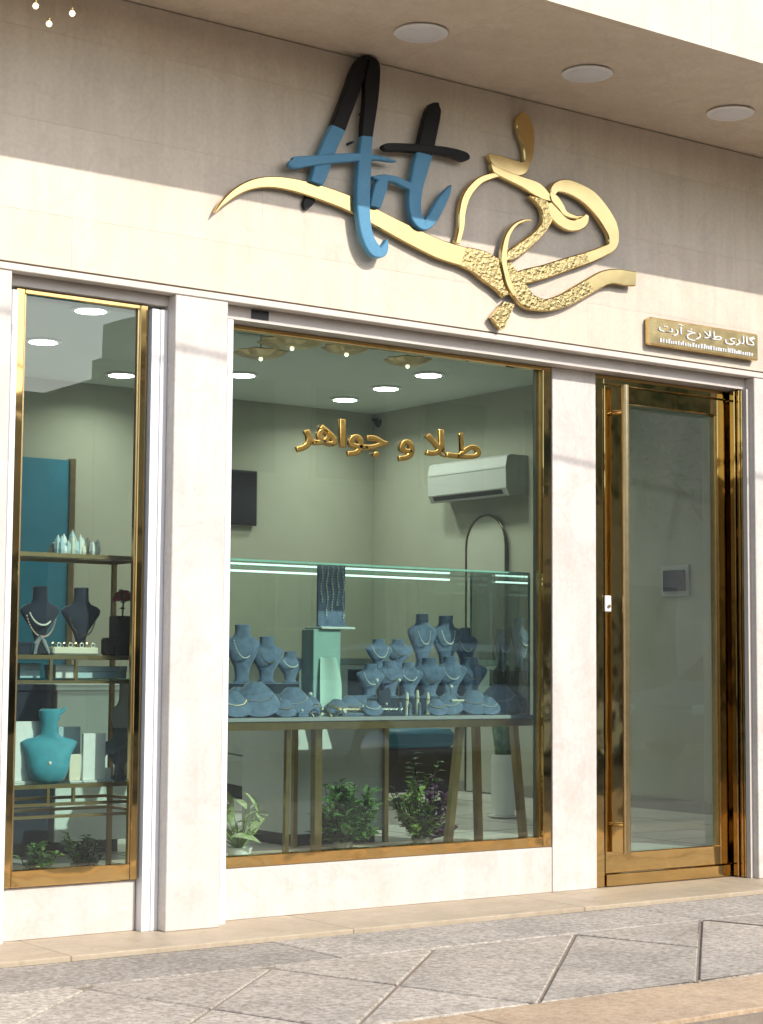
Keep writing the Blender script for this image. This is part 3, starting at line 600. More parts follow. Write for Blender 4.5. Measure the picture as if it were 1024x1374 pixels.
# security camera
p = PY(514, 567, RY1 - 0.1); t = thing('security_camera', 'tiny black dome camera high on the back wall', 'camera', (p.x, RY1, p.z))
MB().lathe([(0.045, 0.0), (0.045, -0.02), (0.035, -0.045), (0.01, -0.06)], (p.x, RY1 - 0.06, p.z + 0.02), 16).build('dome', JET, t, True)
MB().box(p.x - 0.03, p.x + 0.03, RY1 - 0.06, RY1 - 0.0005, p.z + 0.021, p.z + 0.035).build('bracket', JET, t)

# ================================================================ INTERIOR THINGS ON WALLS
a0 = PY(311, 630, RY1 - 0.03); a1 = PY(343, 706, RY1 - 0.03)
t = thing('television', 'black screen on back wall at left edge of large window', 'television', (a0.x, RY1 - 0.01, a1.z))
MB().box(a0.x - 0.42, a1.x, RY1 - 0.05, RY1 - 0.012, a1.z, a0.z, ch=0.005).build('casing', JET, t)
MB().box(a0.x - 0.41, a1.x - 0.012, RY1 - 0.053, RY1 - 0.0505, a1.z + 0.012, a0.z - 0.012).build('screen', SCREEN, t)
MB().box(a0.x - 0.2, a0.x - 0.1, RY1 - 0.0115, RY1 - 0.0005, a1.z + 0.1, a0.z - 0.1).build('wall_mount', JET, t)
ax = RX1 - 0.20
t = thing('air_conditioner', 'white wall mounted split air conditioner with dark louvre slot', 'air conditioner', (RX1, 3.85, 2.2))
prof = [(0.0, 0.02), (0.17, 0.0), (0.20, 0.05), (0.205, 0.20), (0.19, 0.27), (0.16, 0.285), (0.0, 0.285)]
b0, b1, bz = 3.36, 4.24, 2.205
mb = MB(); n = len(prof); vs = [(RX1 - 0.001 - a, b0, bz + z) for a, z in prof] + [(RX1 - 0.001 - a, b1, bz + z) for a, z in prof]
mb.add(vs, [tuple(range(n)), tuple(range(2 * n - 1, n - 1, -1))] + [(i, (i + 1) % n, (i + 1) % n + n, i + n) for i in range(n)]).build('casing', mat('grey_plastic', (0.38, 0.40, 0.37), 0.5, var=0.05), t)  # casing toned down to a dull grey-green
MB().add([(RX1 - 0.1815, b0 + 0.05, bz + 0.012), (RX1 - 0.2005, b0 + 0.05, bz + 0.040), (RX1 - 0.2005, b1 - 0.05, bz + 0.040), (RX1 - 0.1815, b1 - 0.05, bz + 0.012)], [(0, 1, 2, 3)]).build('air_slot', JET, t)
MB().box(RX1 - 0.209, RX1 - 0.2055, b0 + 0.02, b1 - 0.02, bz + 0.19, bz + 0.194).build('front_seam', GREY_LAQ, t)
# arch frame with a panel painted pale in place of mirror glass
t = thing('arch_panel', 'tall arch topped pale panel in thin dark frame by right wall', 'wall panel', (RX1 - 0.02, 3.78, RF))
y0, y1 = 3.57, 4.01; rr = (y1 - y0) / 2; zc = 2.10 - rr
path = [(RX1 - 0.03, y0, RF + 0.01), (RX1 - 0.03, y0, 0.8)] + [(RX1 - 0.03, y0 + rr - rr * math.cos(math.pi * k / 16), zc + rr * math.sin(math.pi * k / 16)) for k in range(17)] + [(RX1 - 0.03, y1, 0.8), (RX1 - 0.03, y1, RF + 0.01)]
MB().tube(path, 0.008, 8).build('frame', mat('dark_bronze', (0.10, 0.085, 0.06), 0.4, 0.8, var=0.2), t, True)
outl = [(y0, RF + 0.01)] + [(y0 + rr - rr * math.cos(math.pi * k / 16), zc + rr * math.sin(math.pi * k / 16)) for k in range(17)] + [(y1, RF + 0.01)]
ARCH_PAINT = mat('arch_panel_paint', (0.40, 0.42, 0.34), 0.6, var=0.06)
n = len(outl); MB().add([(RX1 - 0.028, y, z) for y, z in outl] + [(RX1 - 0.016, y, z) for y, z in outl], [tuple(range(n)), tuple(range(2 * n - 1, n - 1, -1))] + [(i, (i + 1) % n, (i + 1) % n + n, i + n) for i in range(n)]).build('back_panel', ARCH_PAINT, t)
# control panel seen through the door
q0 = PX(893, 766, RX1); q1 = PX(922, 793, RX1)
t = thing('wall_panel', 'small square black panel on the wall behind the door glass', 'wall panel', (RX1, q0.y, q1.z))
MB().box(RX1 - 0.012, RX1 - 0.0005, q1.y - 0.025, q0.y + 0.025, q1.z - 0.03, q0.z + 0.03, ch=0.003).build('back_plate', GREY_LAQ, t)
MB().box(RX1 - 0.026, RX1 - 0.0125, q1.y, q0.y, q1.z, q0.z, ch=0.003).build('screen', SCREEN, t)
# teal wall panels seen through the narrow window
tl = PY(10, 612, RY1); tr = PY(90, 612, RY1)
t = thing('teal_wall_panel', 'deep teal wall panel with brass edge seen in narrow window', 'wall panel', (tl.x, RY1, RF))
MB().box(tl.x - 0.5, tr.x, RY1 - 0.04, RY1 - 0.001, RF + 0.08, tl.z).build('panel', TEAL, t)
MB().box(tr.x + 0.0005, tr.x + 0.04, RY1 - 0.06, RY1 - 0.001, RF + 0.08, tl.z + 0.01).build('edge_strip', BRASS2, t)

# ================================================================ INTERIOR FURNITURE
def cabinet(name, label, x0, x1, y0, y1, z0, z1, body, drawers=0, top=None):
    t = thing(name, label, 'counter', (x0, y0, z0))
    MB().box(x0, x1, y0, y1, z0 + 0.06, z1 - 0.03, ch=0.003).build('body', body, t)
    MB().box(x0 + 0.03, x1 - 0.03, y0 + 0.03, y1 - 0.03, z0, z0 + 0.0595).build('plinth', JET, t)
    MB().box(x0 - 0.012, x1 + 0.012, y0 - 0.012, y1 + 0.012, z1 - 0.0295, z1, ch=0.003).build('top', top or body, t)
    for k in range(drawers):
        h = (z1 - z0 - 0.12) / drawers; za = z0 + 0.075 + k * h
        d = MB().box(x0 + 0.01, x1 - 0.01, y0 - 0.016, y0 - 0.0005, za, za + h - 0.014, ch=0.003).build('drawer', body, t)
        MB().box((x0 + x1) / 2 - 0.09, (x0 + x1) / 2 + 0.09, y0 - 0.03, y0 - 0.0165, za + h - 0.05, za + h - 0.038).build('drawer_handle', JET, d)
    return t
c1 = cabinet('white_counter', 'white lacquered counter behind the showcase table, with brass corner posts', 4.93, 5.47, 1.30, 1.78, RF, 1.06, WHITE_LAQ, 0, GREY_LAQ)
for x in (4.925, 5.4745): MB().box(x - 0.012, x + 0.012, 1.275, 1.2985, RF, 1.029).build('corner_post', BRASS2, c1)
pa = PZ(383, 1090, RF); pb = PZ(312, 1072, RF)
c2 = thing('drawer_cabinet', 'grey green drawer cabinet low behind left of large window', 'cabinet', (pa.x, pa.y, RF)); ang = math.atan2(pb.y - pa.y, pb.x - pa.x); ln = 1.9
def rbox(name, mt, x0, x1, y0, y1, z0, z1, par, ch=0.003):
    return MB().box(x0, x1, y0, y1, z0, z1, ch=ch).build(name, mt, par, world=False)
rbox('body', GREY_LAQ, 0, ln, -0.5, -0.02, 0.09, 0.92, c2); rbox('plinth', JET, 0.03, ln - 0.03, -0.47, -0.06, 0, 0.089, c2)
for k in range(4):
    d = rbox('drawer', GREY_LAQ, 0.01, ln - 0.01, -0.0195, 0.0, 0.10 + k * 0.2, 0.288 + k * 0.2, c2)
    rbox('drawer_handle', JET, 0.35, 0.62, 0.0005, 0.015, 0.235 + k * 0.2, 0.248 + k * 0.2, d)
c2.rotation_euler = (0, 0, ang)
# teal bench
pa = PZ(520, 1062, RF)
bx0 = PY(514, 985, 3.2).x; bx1 = PY(613, 985, 3.2).x
t = thing('teal_bench', 'teal cushioned bench with dark wooden body behind the table legs', 'bench', (bx0, 3.2, RF))
MB().box(bx0, bx1, 3.2, 3.65, 0.50, 0.62, ch=0.03).build('cushion', TEAL, t, True)
MB().box(bx0 + 0.01, bx1 - 0.01, 3.22, 3.63, RF + 0.08, 0.4995, ch=0.004).build('body', DARKWOOD, t)
for x in (bx0 + 0.05, bx1 - 0.05):
    for y in (3.26, 3.59): MB().box(x - 0.02, x + 0.02, y - 0.02, y + 0.02, RF, RF + 0.0795).build('leg', BRASS2, t)

# display table in the large window
TZ = 0.80; TX0, TX1, TY0, TY1 = 3.86, 5.665, 0.315, 0.78
tb = thing('display_table', 'brass edged display table with splayed legs in the large window', 'table', (4.76, 0.55, RF))
MB().box(TX0, TX1, TY0, TY1, TZ - 0.018, TZ, ch=0.003).build('table_top', mat('grey_table_top', (0.34, 0.36, 0.37), 0.3, var=0.1), tb)
for a in ((TX0, TX1, TY0 + 0.004, TY0 + 0.034, TZ - 0.052, TZ - 0.0185), (TX0, TX1, TY1 - 0.034, TY1 - 0.004, TZ - 0.052, TZ - 0.0185)): MB().box(*a, ch=0.002).build('rail', BRASS2, tb)
for a in ((TX0, TX0 + 0.03, TY0 + 0.0345, TY1 - 0.0345, TZ - 0.052, TZ - 0.0185), (TX1 - 0.03, TX1, TY0 + 0.0345, TY1 - 0.0345, TZ - 0.052, TZ - 0.0185)): MB().box(*a).build('rail', BRASS2, tb)
def leg(xt, xb, y, w=0.032):
    mb = MB(); z0, z1 = LEDGE + 0.0005, TZ - 0.0525
    mb.add([(xb - w / 2, y - w / 2, z0), (xb + w / 2, y - w / 2, z0), (xb + w / 2, y + w / 2, z0), (xb - w / 2, y + w / 2, z0), (xt - w / 2, y - w / 2, z1), (xt + w / 2, y - w / 2, z1), (xt + w / 2, y + w / 2, z1), (xt - w / 2, y + w / 2, z1)],
           [(0, 3, 2, 1), (4, 5, 6, 7), (0, 1, 5, 4), (1, 2, 6, 5), (2, 3, 7, 6), (3, 0, 4, 7)])
    return mb.build('leg', BRASS2, tb)
yl = 0.40
leg(PY(617, 985, yl).x, PY(600, 1132, yl).x, yl); leg(PY(689, 985, yl).x, PY(703, 1125, yl).x, yl)
leg(PY(425, 985, yl).x, PY(424, 1135, yl).x, yl, 0.036); leg(PY(386, 985, yl).x, PY(383, 1135, yl).x, yl, 0.02)
leg(5.60, 5.62, 0.72); leg(4.05, 4.02, 0.72)

# glass showcase on the table
case = thing('glass_showcase', 'green edged glass showcase box standing on the display table', 'showcase', (4.76, 0.55, TZ))
GX0, GX1, GY0, GY1, GZ = 3.88, 5.605, 0.330, 0.765, 1.458
def pane(name, pts): return MB().add(pts, [(0, 1, 2, 3)]).build(name, GLASS_CASE, case)
pane('glass_panel', [(GX0, GY0, TZ), (GX1, GY0, TZ), (GX1, GY0, GZ), (GX0, GY0, GZ)])
pane('glass_panel', [(GX0, GY1, TZ), (GX1, GY1, TZ), (GX1, GY1, GZ), (GX0, GY1, GZ)])
pane('glass_panel', [(GX1, GY0, TZ), (GX1, GY1, TZ), (GX1, GY1, GZ), (GX1, GY0, GZ)])
pane('glass_panel', [(GX0, GY0, GZ), (GX1, GY0, GZ), (GX1, GY1, GZ), (GX0, GY1, GZ)])
e = 0.004
for a in ((GX0, GX1, GY0 - e, GY0 + e, GZ, GZ + 0.008), (GX0, GX1, GY1 - e, GY1 + e, GZ, GZ + 0.008), (GX1 - e, GX1 + e, GY0 + e, GY1 - e, GZ + 0.0003, GZ + 0.008), (GX1 - e, GX1 + e, GY0 - e, GY0 + e, TZ + 0.001, GZ - 0.0005), (GX1 - e, GX1 + e, GY1 - e, GY1 + e, TZ + 0.001, GZ - 0.0005)):
    MB().box(*a).build('glass_edge', GLASS_EDGE, case)
lx1 = PY(603, 776, 0.75).x
MB().box(GX0 + 0.02, lx1, 0.745, 0.757, GZ - 0.020, GZ - 0.012).build('led_strip', LED, case)

# ---- jewellery displays
BUST = [(0.0, .34, .24, 0), (.03, .36, .26, 0), (.06, .30, .20, 0), (.22, .26, .17, 0), (.36, .42, .22, -.02), (.50, .74, .27, -.03), (.60, .96, .26, -.02), (.66, 1.0, .22, .0), (.71, .86, .20, .02), (.75, .52, .22, .03), (.80, .40, .24, .03), (.92, .37, .24, .02), (.985, .38, .25, .01), (1.0, .33, .21, .01)]
def bust(label, p, h, w, mt, lean=0.0, rz=0.0, group='velvet necklace busts', name='necklace_bust'):
    t = thing(name, label, 'jewellery bust', p, group, rz)
    mb = MB().loft([(z * h, a * w / 2, d * w / 2, yo * w) for z, a, d, yo in BUST], 22, 2.3, (0, 0, 0), lean)
    mb.build('torso', mt, t, True, world=False)
    MB().box(-w * 0.24, w * 0.24, -w * 0.17, w * 0.17, -0.0002, 0.006, ch=0.002).build('base', mt, t, world=False)
    return t
def necklace(label, p, w, drop, mt, bead=0.0035, depth=0.03, n=26, group='necklaces on the busts'):
    o = thing('necklace', label, 'necklace', p, group); mb = MB()
    pts = []
    for k in range(n + 1):
        a = -1 + 2 * k / n
        pts.append(Vector((a * w / 2 * (1 - 0.12 * abs(a) ** 3), -depth * (1 - 0.75 * abs(a) ** 1.6), drop * (abs(a) ** 2.2 - 1))))
    for q in pts: mb.ball(q, bead, 7, 5)
    mb.build('beads', mt, o, True, world=False)
    MB().tube(pts, bead * 0.3, 5).build('thread', BRASS2, o, world=False)
    return o
def recl(label, p, s, mt, rz=0.0, group='reclining necklace displays'):
    # a low reclining neck form: raised collar, sloping chest plate
    t = thing('necklace_form', label, 'jewellery display', p, group, rz)
    nseg, rows = 24, 7; vs = []; fs = []
    for i in range(rows):
        u = i / (rows - 1)
        for k in range(nseg):
            a = 2 * math.pi * k / nseg; rx = s * (0.30 + 0.70 * u) * 0.5; ry = s * (0.26 + 0.40 * u) * 0.5
            z = s * (0.74 - 0.42 * u ** 1.2) + 0.30 * s * u * math.sin(a)
            vs.append((rx * math.cos(a), ry * math.sin(a) - 0.20 * s * u + 0.06 * s, max(z, 0.001)))
    for i in range(rows - 1):
        for k in range(nseg): fs.append((i * nseg + k, i * nseg + (k + 1) % nseg, (i + 1) * nseg + (k + 1) % nseg, (i + 1) * nseg + k))
    fs.append(tuple(range(nseg))); fs.append(tuple((rows - 1) * nseg + k for k in range(nseg))); MB().add(vs, fs).build('form', mt, t, True, world=False)
    MB().box(-s * 0.12, s * 0.12, s * 0.02, s * 0.10, 0, s * 0.40).build('prop', mt, t, world=False)
    mb = MB()
    for k in range(21):
        a = math.pi * (1.08 + 0.84 * k / 20); u = 0.62; rx = s * (0.30 + 0.70 * u) * 0.5; ry = s * (0.26 + 0.40 * u) * 0.5 + 0.002
        mb.ball((rx * math.cos(a), ry * math.sin(a) - 0.2 * s * u + 0.06 * s, s * (0.74 - 0.42 * u ** 1.2) + 0.30 * s * u * math.sin(a) + 0.003), 0.0026, 6, 4)
    mb.build('chain', BRASS2 if random.random() < 0.4 else PEARL, t, True, world=False)
    return t
def onT(px, y, z=TZ + 0.0005):   # point on the showcase floor under photo column px at depth y
    d = ray(px, 950); tt = (y - CAM.y) / d.y; q = CAM + d * tt; return (q.x, y, z)
def hpx(n, y, px=512):  # height in metres of n photo pixels at depth y
    a = PY(px, 900, y); b = PY(px, 900 - n, y); return b.z - a.z
def wpx(n, y, px=512): return PY(px + n, 900, y).x - PY(px, 900, y).x
VP_A = 3884.0
yb, ym, yf_ = 0.66, 0.54, 0.42
SILVER = mat('silver', (0.80, 0.78, 0.74), 0.18, 1.0, var=0.1, scale=30)
RGOLD = mat('ring_gold', (0.90, 0.68, 0.34), 0.16, 1.0, var=0.1, scale=30)
BUST2 = [(0.0, .44, .30, 0), (.04, .46, .32, 0), (.09, .38, .26, 0), (.26, .46, .26, -.02), (.44, .74, .30, -.03), (.60, .96, .28, -.02), (.68, 1.0, .24, .0), (.74, .90, .22, .02), (.79, .56, .24, .03), (.84, .44, .26, .03), (.93, .42, .26, .02), (.99, .43, .26, .01), (1.0, .38, .22, .01)]
ORD = ['leftmost', 'second from left', 'third from left', 'fourth from left', 'fifth from left', 'sixth from left', 'rightmost']
def riser(label, px0, px1, y0, y1, npx):
    x0 = onT(px0, y0)[0]; x1 = onT(px1, y0)[0]; h = hpx(npx, y0, (px0 + px1) / 2); t = thing('velvet_riser', label, 'display riser', (x0, y0, TZ + 0.0005), 'velvet risers in the showcase')
    MB().box(x0, x1, y0, y1, TZ + 0.0005, TZ + 0.0005 + h - 0.006, ch=0.003).build('step_block', NAVY, t); MB().box(x0 - 0.003, x1 + 0.003, y0 - 0.003, y1 + 0.003, TZ + h - 0.005, TZ + h, ch=0.002).build('step_cover', BLUEV, t)
    return TZ + h + 0.0006
def row(items, y, z, what, prof):
    global BUST
    keep = BUST; BUST = prof
    for i, (px, hp_, wp) in enumerate(items):
        lb = ('rightmost' if i == len(items) - 1 else ORD[i]) + ' ' + what
        q = onT(px, y); bust(lb, (q[0], q[1], z), hpx(hp_, y, px), wpx(wp, y, px), BLUEV, rz=R(-25 + random.uniform(-14, 14)))
        hh_, ww_ = hpx(hp_, y, px), wpx(wp, y, px)
        if not (y > 0.66 and px in (566, 598)): necklace(('gold' if i % 2 else 'pearl') + ' necklace on the ' + lb, (q[0] - 0.007, y - ww_ * 0.13, z + hh_ * 0.72), ww_ * 0.74, hh_ * random.uniform(0.22, 0.36), RGOLD if i % 2 else PEARL, 0.0030, ww_ * 0.13)
    BUST = keep
random.seed(3)
zl = riser('low velvet riser at left end of showcase', 306, 402, 0.60, 0.72, 44)
row([(324, 78, 40), (357, 62, 38), (389, 42, 32)], 0.66, zl, 'velvet bust on the left riser of showcase', BUST2)
recl('broad low velvet necklace form at front left of showcase', onT(343, yf_), 0.20, BLUEV, R(-20))
recl('low velvet necklace form left of the mint stand', onT(393, yf_ + 0.03), 0.17, BLUEV, R(-25))
recl('low velvet necklace form cut by left window edge', onT(312, yf_ - 0.02), 0.15, BLUEV, R(-10))
recl('small low velvet form behind broad front form', onT(322, ym + 0.03, TZ + 0.0005), 0.17, BLUEV, R(-15))
# mint pedestal with tray and pearl strand board
px_ = 430; y_ = 0.60
p = onT(px_, y_); hm = hpx(118, y_, px_)
t = thing('mint_pedestal', 'mint green pedestal block with pale tray top inside showcase', 'pedestal', p)
w2 = wpx(36, y_, px_) / 2
MB().box(p[0] - w2, p[0] + w2, y_ - 0.05, y_ + 0.05, p[2], p[2] + hm - 0.012, ch=0.003).build('block', MINT, t)
MB().box(p[0] - w2 * 0.6, p[0] + w2 * 1.9, y_ - 0.07, y_ + 0.07, p[2] + hm - 0.0115, p[2] + hm, ch=0.003).build('tray', WHITE_CARD, t)
q = (p[0] + w2 * 0.75, y_, p[2] + hm + 0.0003); hh = hpx(82, y_, 450)
t = thing('pearl_strand_board', 'dark blue upright board hung with pearl strands on the mint pedestal', 'jewellery display', q)
ww = wpx(36, y_, 450) / 2
MB().box(q[0] - ww, q[0] + ww, y_ - 0.002, y_ + 0.012, q[2], q[2] + hh, ch=0.002).build('board', BLUEV, t)
MB().box(q[0] - ww * 1.1, q[0] + ww * 1.1, y_ - 0.03, y_ - 0.0025, q[2], q[2] + 0.006).build('foot', BLUEV, t)
for k in range(5):
    mb = MB(); x = q[0] - ww * 0.8 + k * ww * 0.4; nb = 14 + (k * 5) % 7
    for i in range(nb): mb.ball((x + 0.004 * math.sin(i * 0.6 + k), y_ - 0.0065, q[2] + hh - 0.012 - i * (hh - 0.03) / 21), random.uniform(0.0035, 0.006), 7, 5)
    mb.build('pearl_strand', PEARL, t, True)
# curled mint card in front of pedestal
p = onT(443, 0.50); hh = hpx(78, 0.5, 443)
t = thing('mint_card', 'pale mint curved card leaning before the pedestal', 'card', p)
vs = []; fs = []
for i in range(9):
    u = i / 8
    for j in range(7):
        v = j / 6; wv = 0.045 * (0.35 + 0.65 * math.sin(math.pi * (0.25 + 0.6 * u)))
        vs.append((p[0] + (v - 0.5) * 2 * wv + 0.01 * math.sin(u * 3), 0.50 + 0.02 * math.cos(v * math.pi) + 0.02 * u, p[2] + u * hh))
for i in range(8):
    for j in range(6): fs.append((i * 7 + j, i * 7 + j + 1, i * 7 + 8 + j, i * 7 + 7 + j))
MB().add(vs, fs).build('curved_sheet', mat('bright_mint', (0.60, 0.80, 0.72), 0.5, var=0.05), t, True)
MB().box(p[0] - 0.02, p[0] + 0.02, 0.50, 0.535, p[2], p[2] + 0.006).build('foot', MINT, t)
# busts right half
zr = riser('tall velvet riser at right rear of showcase', 486, 640, 0.61, 0.73, 60)
row([(508, 40, 32), (534, 40, 32), (566, 74, 32), (598, 72, 36), (624, 56, 28)], 0.67, zr, 'velvet bust on the tall right rear riser', BUST2)
zm = riser('low velvet riser across right middle of showcase', 484, 646, 0.50, 0.585, 24)
row([(497, 44, 32), (522, 48, 34), (548, 46, 32), (576, 52, 36), (604, 54, 36), (632, 52, 34)], 0.545, zm, 'velvet bust on the low right riser', BUST2)
recl('small low velvet form left of the bangles, middle row', onT(372, 0.50), 0.13, BLUEV, R(-25))
recl('small low velvet form right of mint card', onT(470, 0.50), 0.12, BLUEV, R(-20))
recl('small low velvet form left of mint pedestal front', onT(414, 0.47), 0.12, BLUEV, R(-30))
recl('low velvet necklace form at right end of showcase', onT(670, yf_ + 0.02), 0.19, BLUEV, R(-30))
recl('low velvet necklace form second from right end, front row', onT(636, yf_), 0.15, BLUEV, R(-25))
recl('low velvet form in the middle of the front row', onT(602, yf_), 0.13, BLUEV, R(-25))
q = onT(598, 0.67); necklace('white stone necklace on tall velvet bust in showcase', (q[0] - 0.008, 0.67 - 0.024, zr + hpx(72, 0.67, 598) * 0.70), 0.09, 0.06, PEARL, 0.0042, 0.02)
q = onT(566, 0.67); necklace('fine white necklace on tallest velvet bust in showcase', (q[0] - 0.008, 0.67 - 0.024, zr + hpx(74, 0.67, 566) * 0.68), 0.08, 0.06, PEARL, 0.0028, 0.02)
# ring trays, ring stands, earrings
def ring_tray(label, p, w, d, nx, ny, base, rings):
    t = thing('ring_tray', label, 'ring tray', p, 'ring trays in the showcase', R(-8))
    MB().box(-w / 2, w / 2, -d / 2, d / 2, 0, 0.014, ch=0.003).build('tray', base, t, world=False)
    for i in range(nx):
        for j in range(ny):
            x = -w / 2 + w * (i + 0.5) / nx; y = -d / 2 + d * (j + 0.5) / ny
            pts = [(x + 0.009 * math.cos(a), y, 0.021 + 0.009 * math.sin(a)) for a in [2 * math.pi * k / 10 for k in range(10)]]
            r = MB().tube(pts, 0.0017, 5, closed=True); r.ball((x, y, 0.0315), 0.0036, 6, 4); r.build('ring', rings, t, True, world=False)
ring_tray('velvet tray of gold rings at centre front of showcase', onT(478, yf_), 0.20, 0.07, 7, 3, BLUEV, RGOLD)
ring_tray('velvet tray of silver rings right of the gold ring tray', onT(523, yf_), 0.13, 0.07, 5, 3, NAVY, SILVER)
ring_tray('cream tray of gold rings on the middle row', onT(440, ym - 0.03), 0.15, 0.06, 5, 2, CREAM, RGOLD)
def ring_post(label, px, y, h, r, top):
    p = onT(px, y); t = thing('ring_stand', label, 'ring stand', p, 'upright ring stands')
    MB().lathe([(r, 0), (r, 0.004), (r * 0.8, 0.006), (r * 0.75, h * 0.8), (r * 0.6, h), (r * 0.1, h + 0.004)], (0, 0, 0), 14).build('post', top, t, True, world=False)
    pts = [(r * 0.9 * math.cos(a), r * 0.9 * math.sin(a), h * 0.7) for a in [2 * math.pi * k / 12 for k in range(12)]]
    MB().tube(pts, 0.002, 5, closed=True).build('ring', RGOLD, t, True, world=False)
for i, (px, y, h, r) in enumerate(((537, 0.40, 0.055, 0.011), (550, 0.40, 0.055, 0.011), (563, 0.40, 0.055, 0.011), (546, 0.46, 0.10, 0.012), (560, 0.46, 0.11, 0.012), (574, 0.46, 0.10, 0.012))):
    ring_post(['leftmost of three short front ring stands', 'middle of three short front ring stands', 'rightmost of three short front ring stands', 'leftmost of three taller ring stands with gold rings', 'middle of three taller ring stands with gold rings', 'rightmost of three taller ring stands with gold rings'][i], px, y, h, r, (BLUEV if i < 3 else CREAM))
def earring(label, px, y, z, r=0.010):
    p = onT(px, y); t = thing('earring_stand', label, 'earring stand', p, 'pearl earring stands')
    MB().lathe([(0.014, 0), (0.014, 0.003), (0.002, 0.005), (0.002, z)], (0, 0, 0), 10).build('stem', BRASS2, t, True, world=False)
    MB().ball((0, -0.003, z + r * 0.8), r, 10, 7).build('pearl', PEARL, t, True, world=False)
for px, y, z, lb in ((462, 0.38, 0.012, 'big pearl low at front left of the ring tray'), (577, 0.375, 0.010, 'big pearl low at front right of ring stands'), (505, 0.47, 0.15, 'pearl ornament on stem before left busts of the low riser'), (535, 0.47, 0.15, 'pearl ornament on stem before middle busts of the low riser'), (605, 0.44, 0.122, 'pearl ornament on stem at right middle of showcase'), (416, 0.42, 0.09, 'pearl on stem left of the mint card')):
    earring(lb, px, y, z, 0.009)
# small gilt T-stand
p = onT(614, 0.385); t = thing('bracelet_stand', 'small gold T-bar stand at front right of showcase', 'bracelet stand', p)
MB().lathe([(0.02, 0), (0.02, 0.004), (0.003, 0.006), (0.003, 0.062)], (0, 0, 0), 12).build('stem', BRASS2, t, True, world=False)
MB().tube([(-0.035, 0, 0.066), (0.035, 0, 0.066)], 0.006, 8).build('bar', CREAM, t, True, world=False)

# ================================================================ NARROW WINDOW SHELVES
AX0, AX1, AY0, AY1 = 2.66, 3.54, 0.235, 0.56
sh = thing('brass_shelf_unit', 'brass framed open shelf unit with glass shelves in narrow window', 'shelf', (3.16, 0.5, RF))
def zA(y_pix, y=AY0): return PY(100, y_pix, y).z
shelf_z = [zA(743), zA(879), zA(1051)]
for x in (AX0, AX1):
    for y in (AY0, AY1): MB().box(x - 0.009, x + 0.009, y - 0.009, y + 0.009, (LEDGE + 0.0005 if y > 0.29 else LEDGE), shelf_z[0] + 0.004).build('post', BRASS2, sh)
def ringrail(z, name='shelf_rail', w=0.012):
    for a in ((AX0 + 0.0095, AX1 - 0.0095, AY0 - 0.008, AY0 + 0.008, z - w, z), (AX0 + 0.0095, AX1 - 0.0095, AY1 - 0.008, AY1 + 0.008, z - w, z), (AX0 - 0.008, AX0 + 0.008, AY0 + 0.0095, AY1 - 0.0095, z - w, z), (AX1 - 0.008, AX1 + 0.008, AY0 + 0.0095, AY1 - 0.0095, z - w, z)):
        MB().box(*a).build(name, BRASS2, sh)
for z in shelf_z:
    ringrail(z - 0.0005, w=0.016); MB().add([(AX0, AY0, z), (AX1, AY0, z), (AX1, AY1, z), (AX0, AY1, z)], [(0, 1, 2, 3)]).build('shelf_board', glass_mat('shelf_glass', (0.70, 0.80, 0.76), 1.3), sh)
lowz = [zA(913), zA(1076), zA(1092)]
for z in lowz: ringrail(z, w=0.012)
for zi, (zt, zb) in enumerate(((shelf_z[1] - 0.0175, lowz[0] + 0.0005), (shelf_z[2] - 0.0175, lowz[1] + 0.0005))):
    for px in (68, 102):
        x = PY(px, 900, AY0).x; MB().box(x - 0.006, x + 0.006, AY0 - 0.006, AY0 + 0.006, zb, zt).build('strut', BRASS2, sh)
MB().box(AX0 + 0.01, AX1 - 0.01, AY0 + 0.01, AY1 - 0.01, lowz[0] + 0.0005, lowz[0] + 0.007).build('shelf_board', glass_mat('shelf_glass_low', (0.60, 0.72, 0.68), 1.3), sh)
def onA(px, y, k): 
    d = ray(px, 900); tt = (y - CAM.y) / d.y; q = CAM + d * tt; return Vector((q.x, y, shelf_z[k] + 0.001))
ya = 0.36
# navy busts
h1 = hpx(92, ya, 52); bw = wpx(48, ya, 52)
q = onA(52, ya, 1); bust('dark navy bust with two pearl necklaces on shelf, left one', q, h1, bw, NAVY, rz=R(-25), group='dark busts on the brass shelf')
necklace('short pearl necklace on left navy bust', (q.x - 0.004, q.y - 0.018, q.z + h1 * 0.60), bw * 0.72, h1 * 0.17, PEARL, 0.0042, 0.022)
o = necklace('longer pink and white pearl necklace on left navy bust', (q.x - 0.006, q.y - 0.022, q.z + h1 * 0.56), bw * 0.92, h1 * 0.30, mat('pink_pearl', (0.72, 0.52, 0.46), 0.2, var=0.15, scale=60), 0.0040, 0.022)
q = onA(107, ya, 1); bust('dark navy bust with grey chain on shelf, right one', q, h1 * 1.0, bw, NAVY, rz=R(-25), group='dark busts on the brass shelf')
necklace('grey silver chain on right navy bust', (q.x - 0.006, q.y - 0.022, q.z + h1 * 0.56), bw * 0.85, h1 * 0.27, SILVER, 0.0040, 0.022)
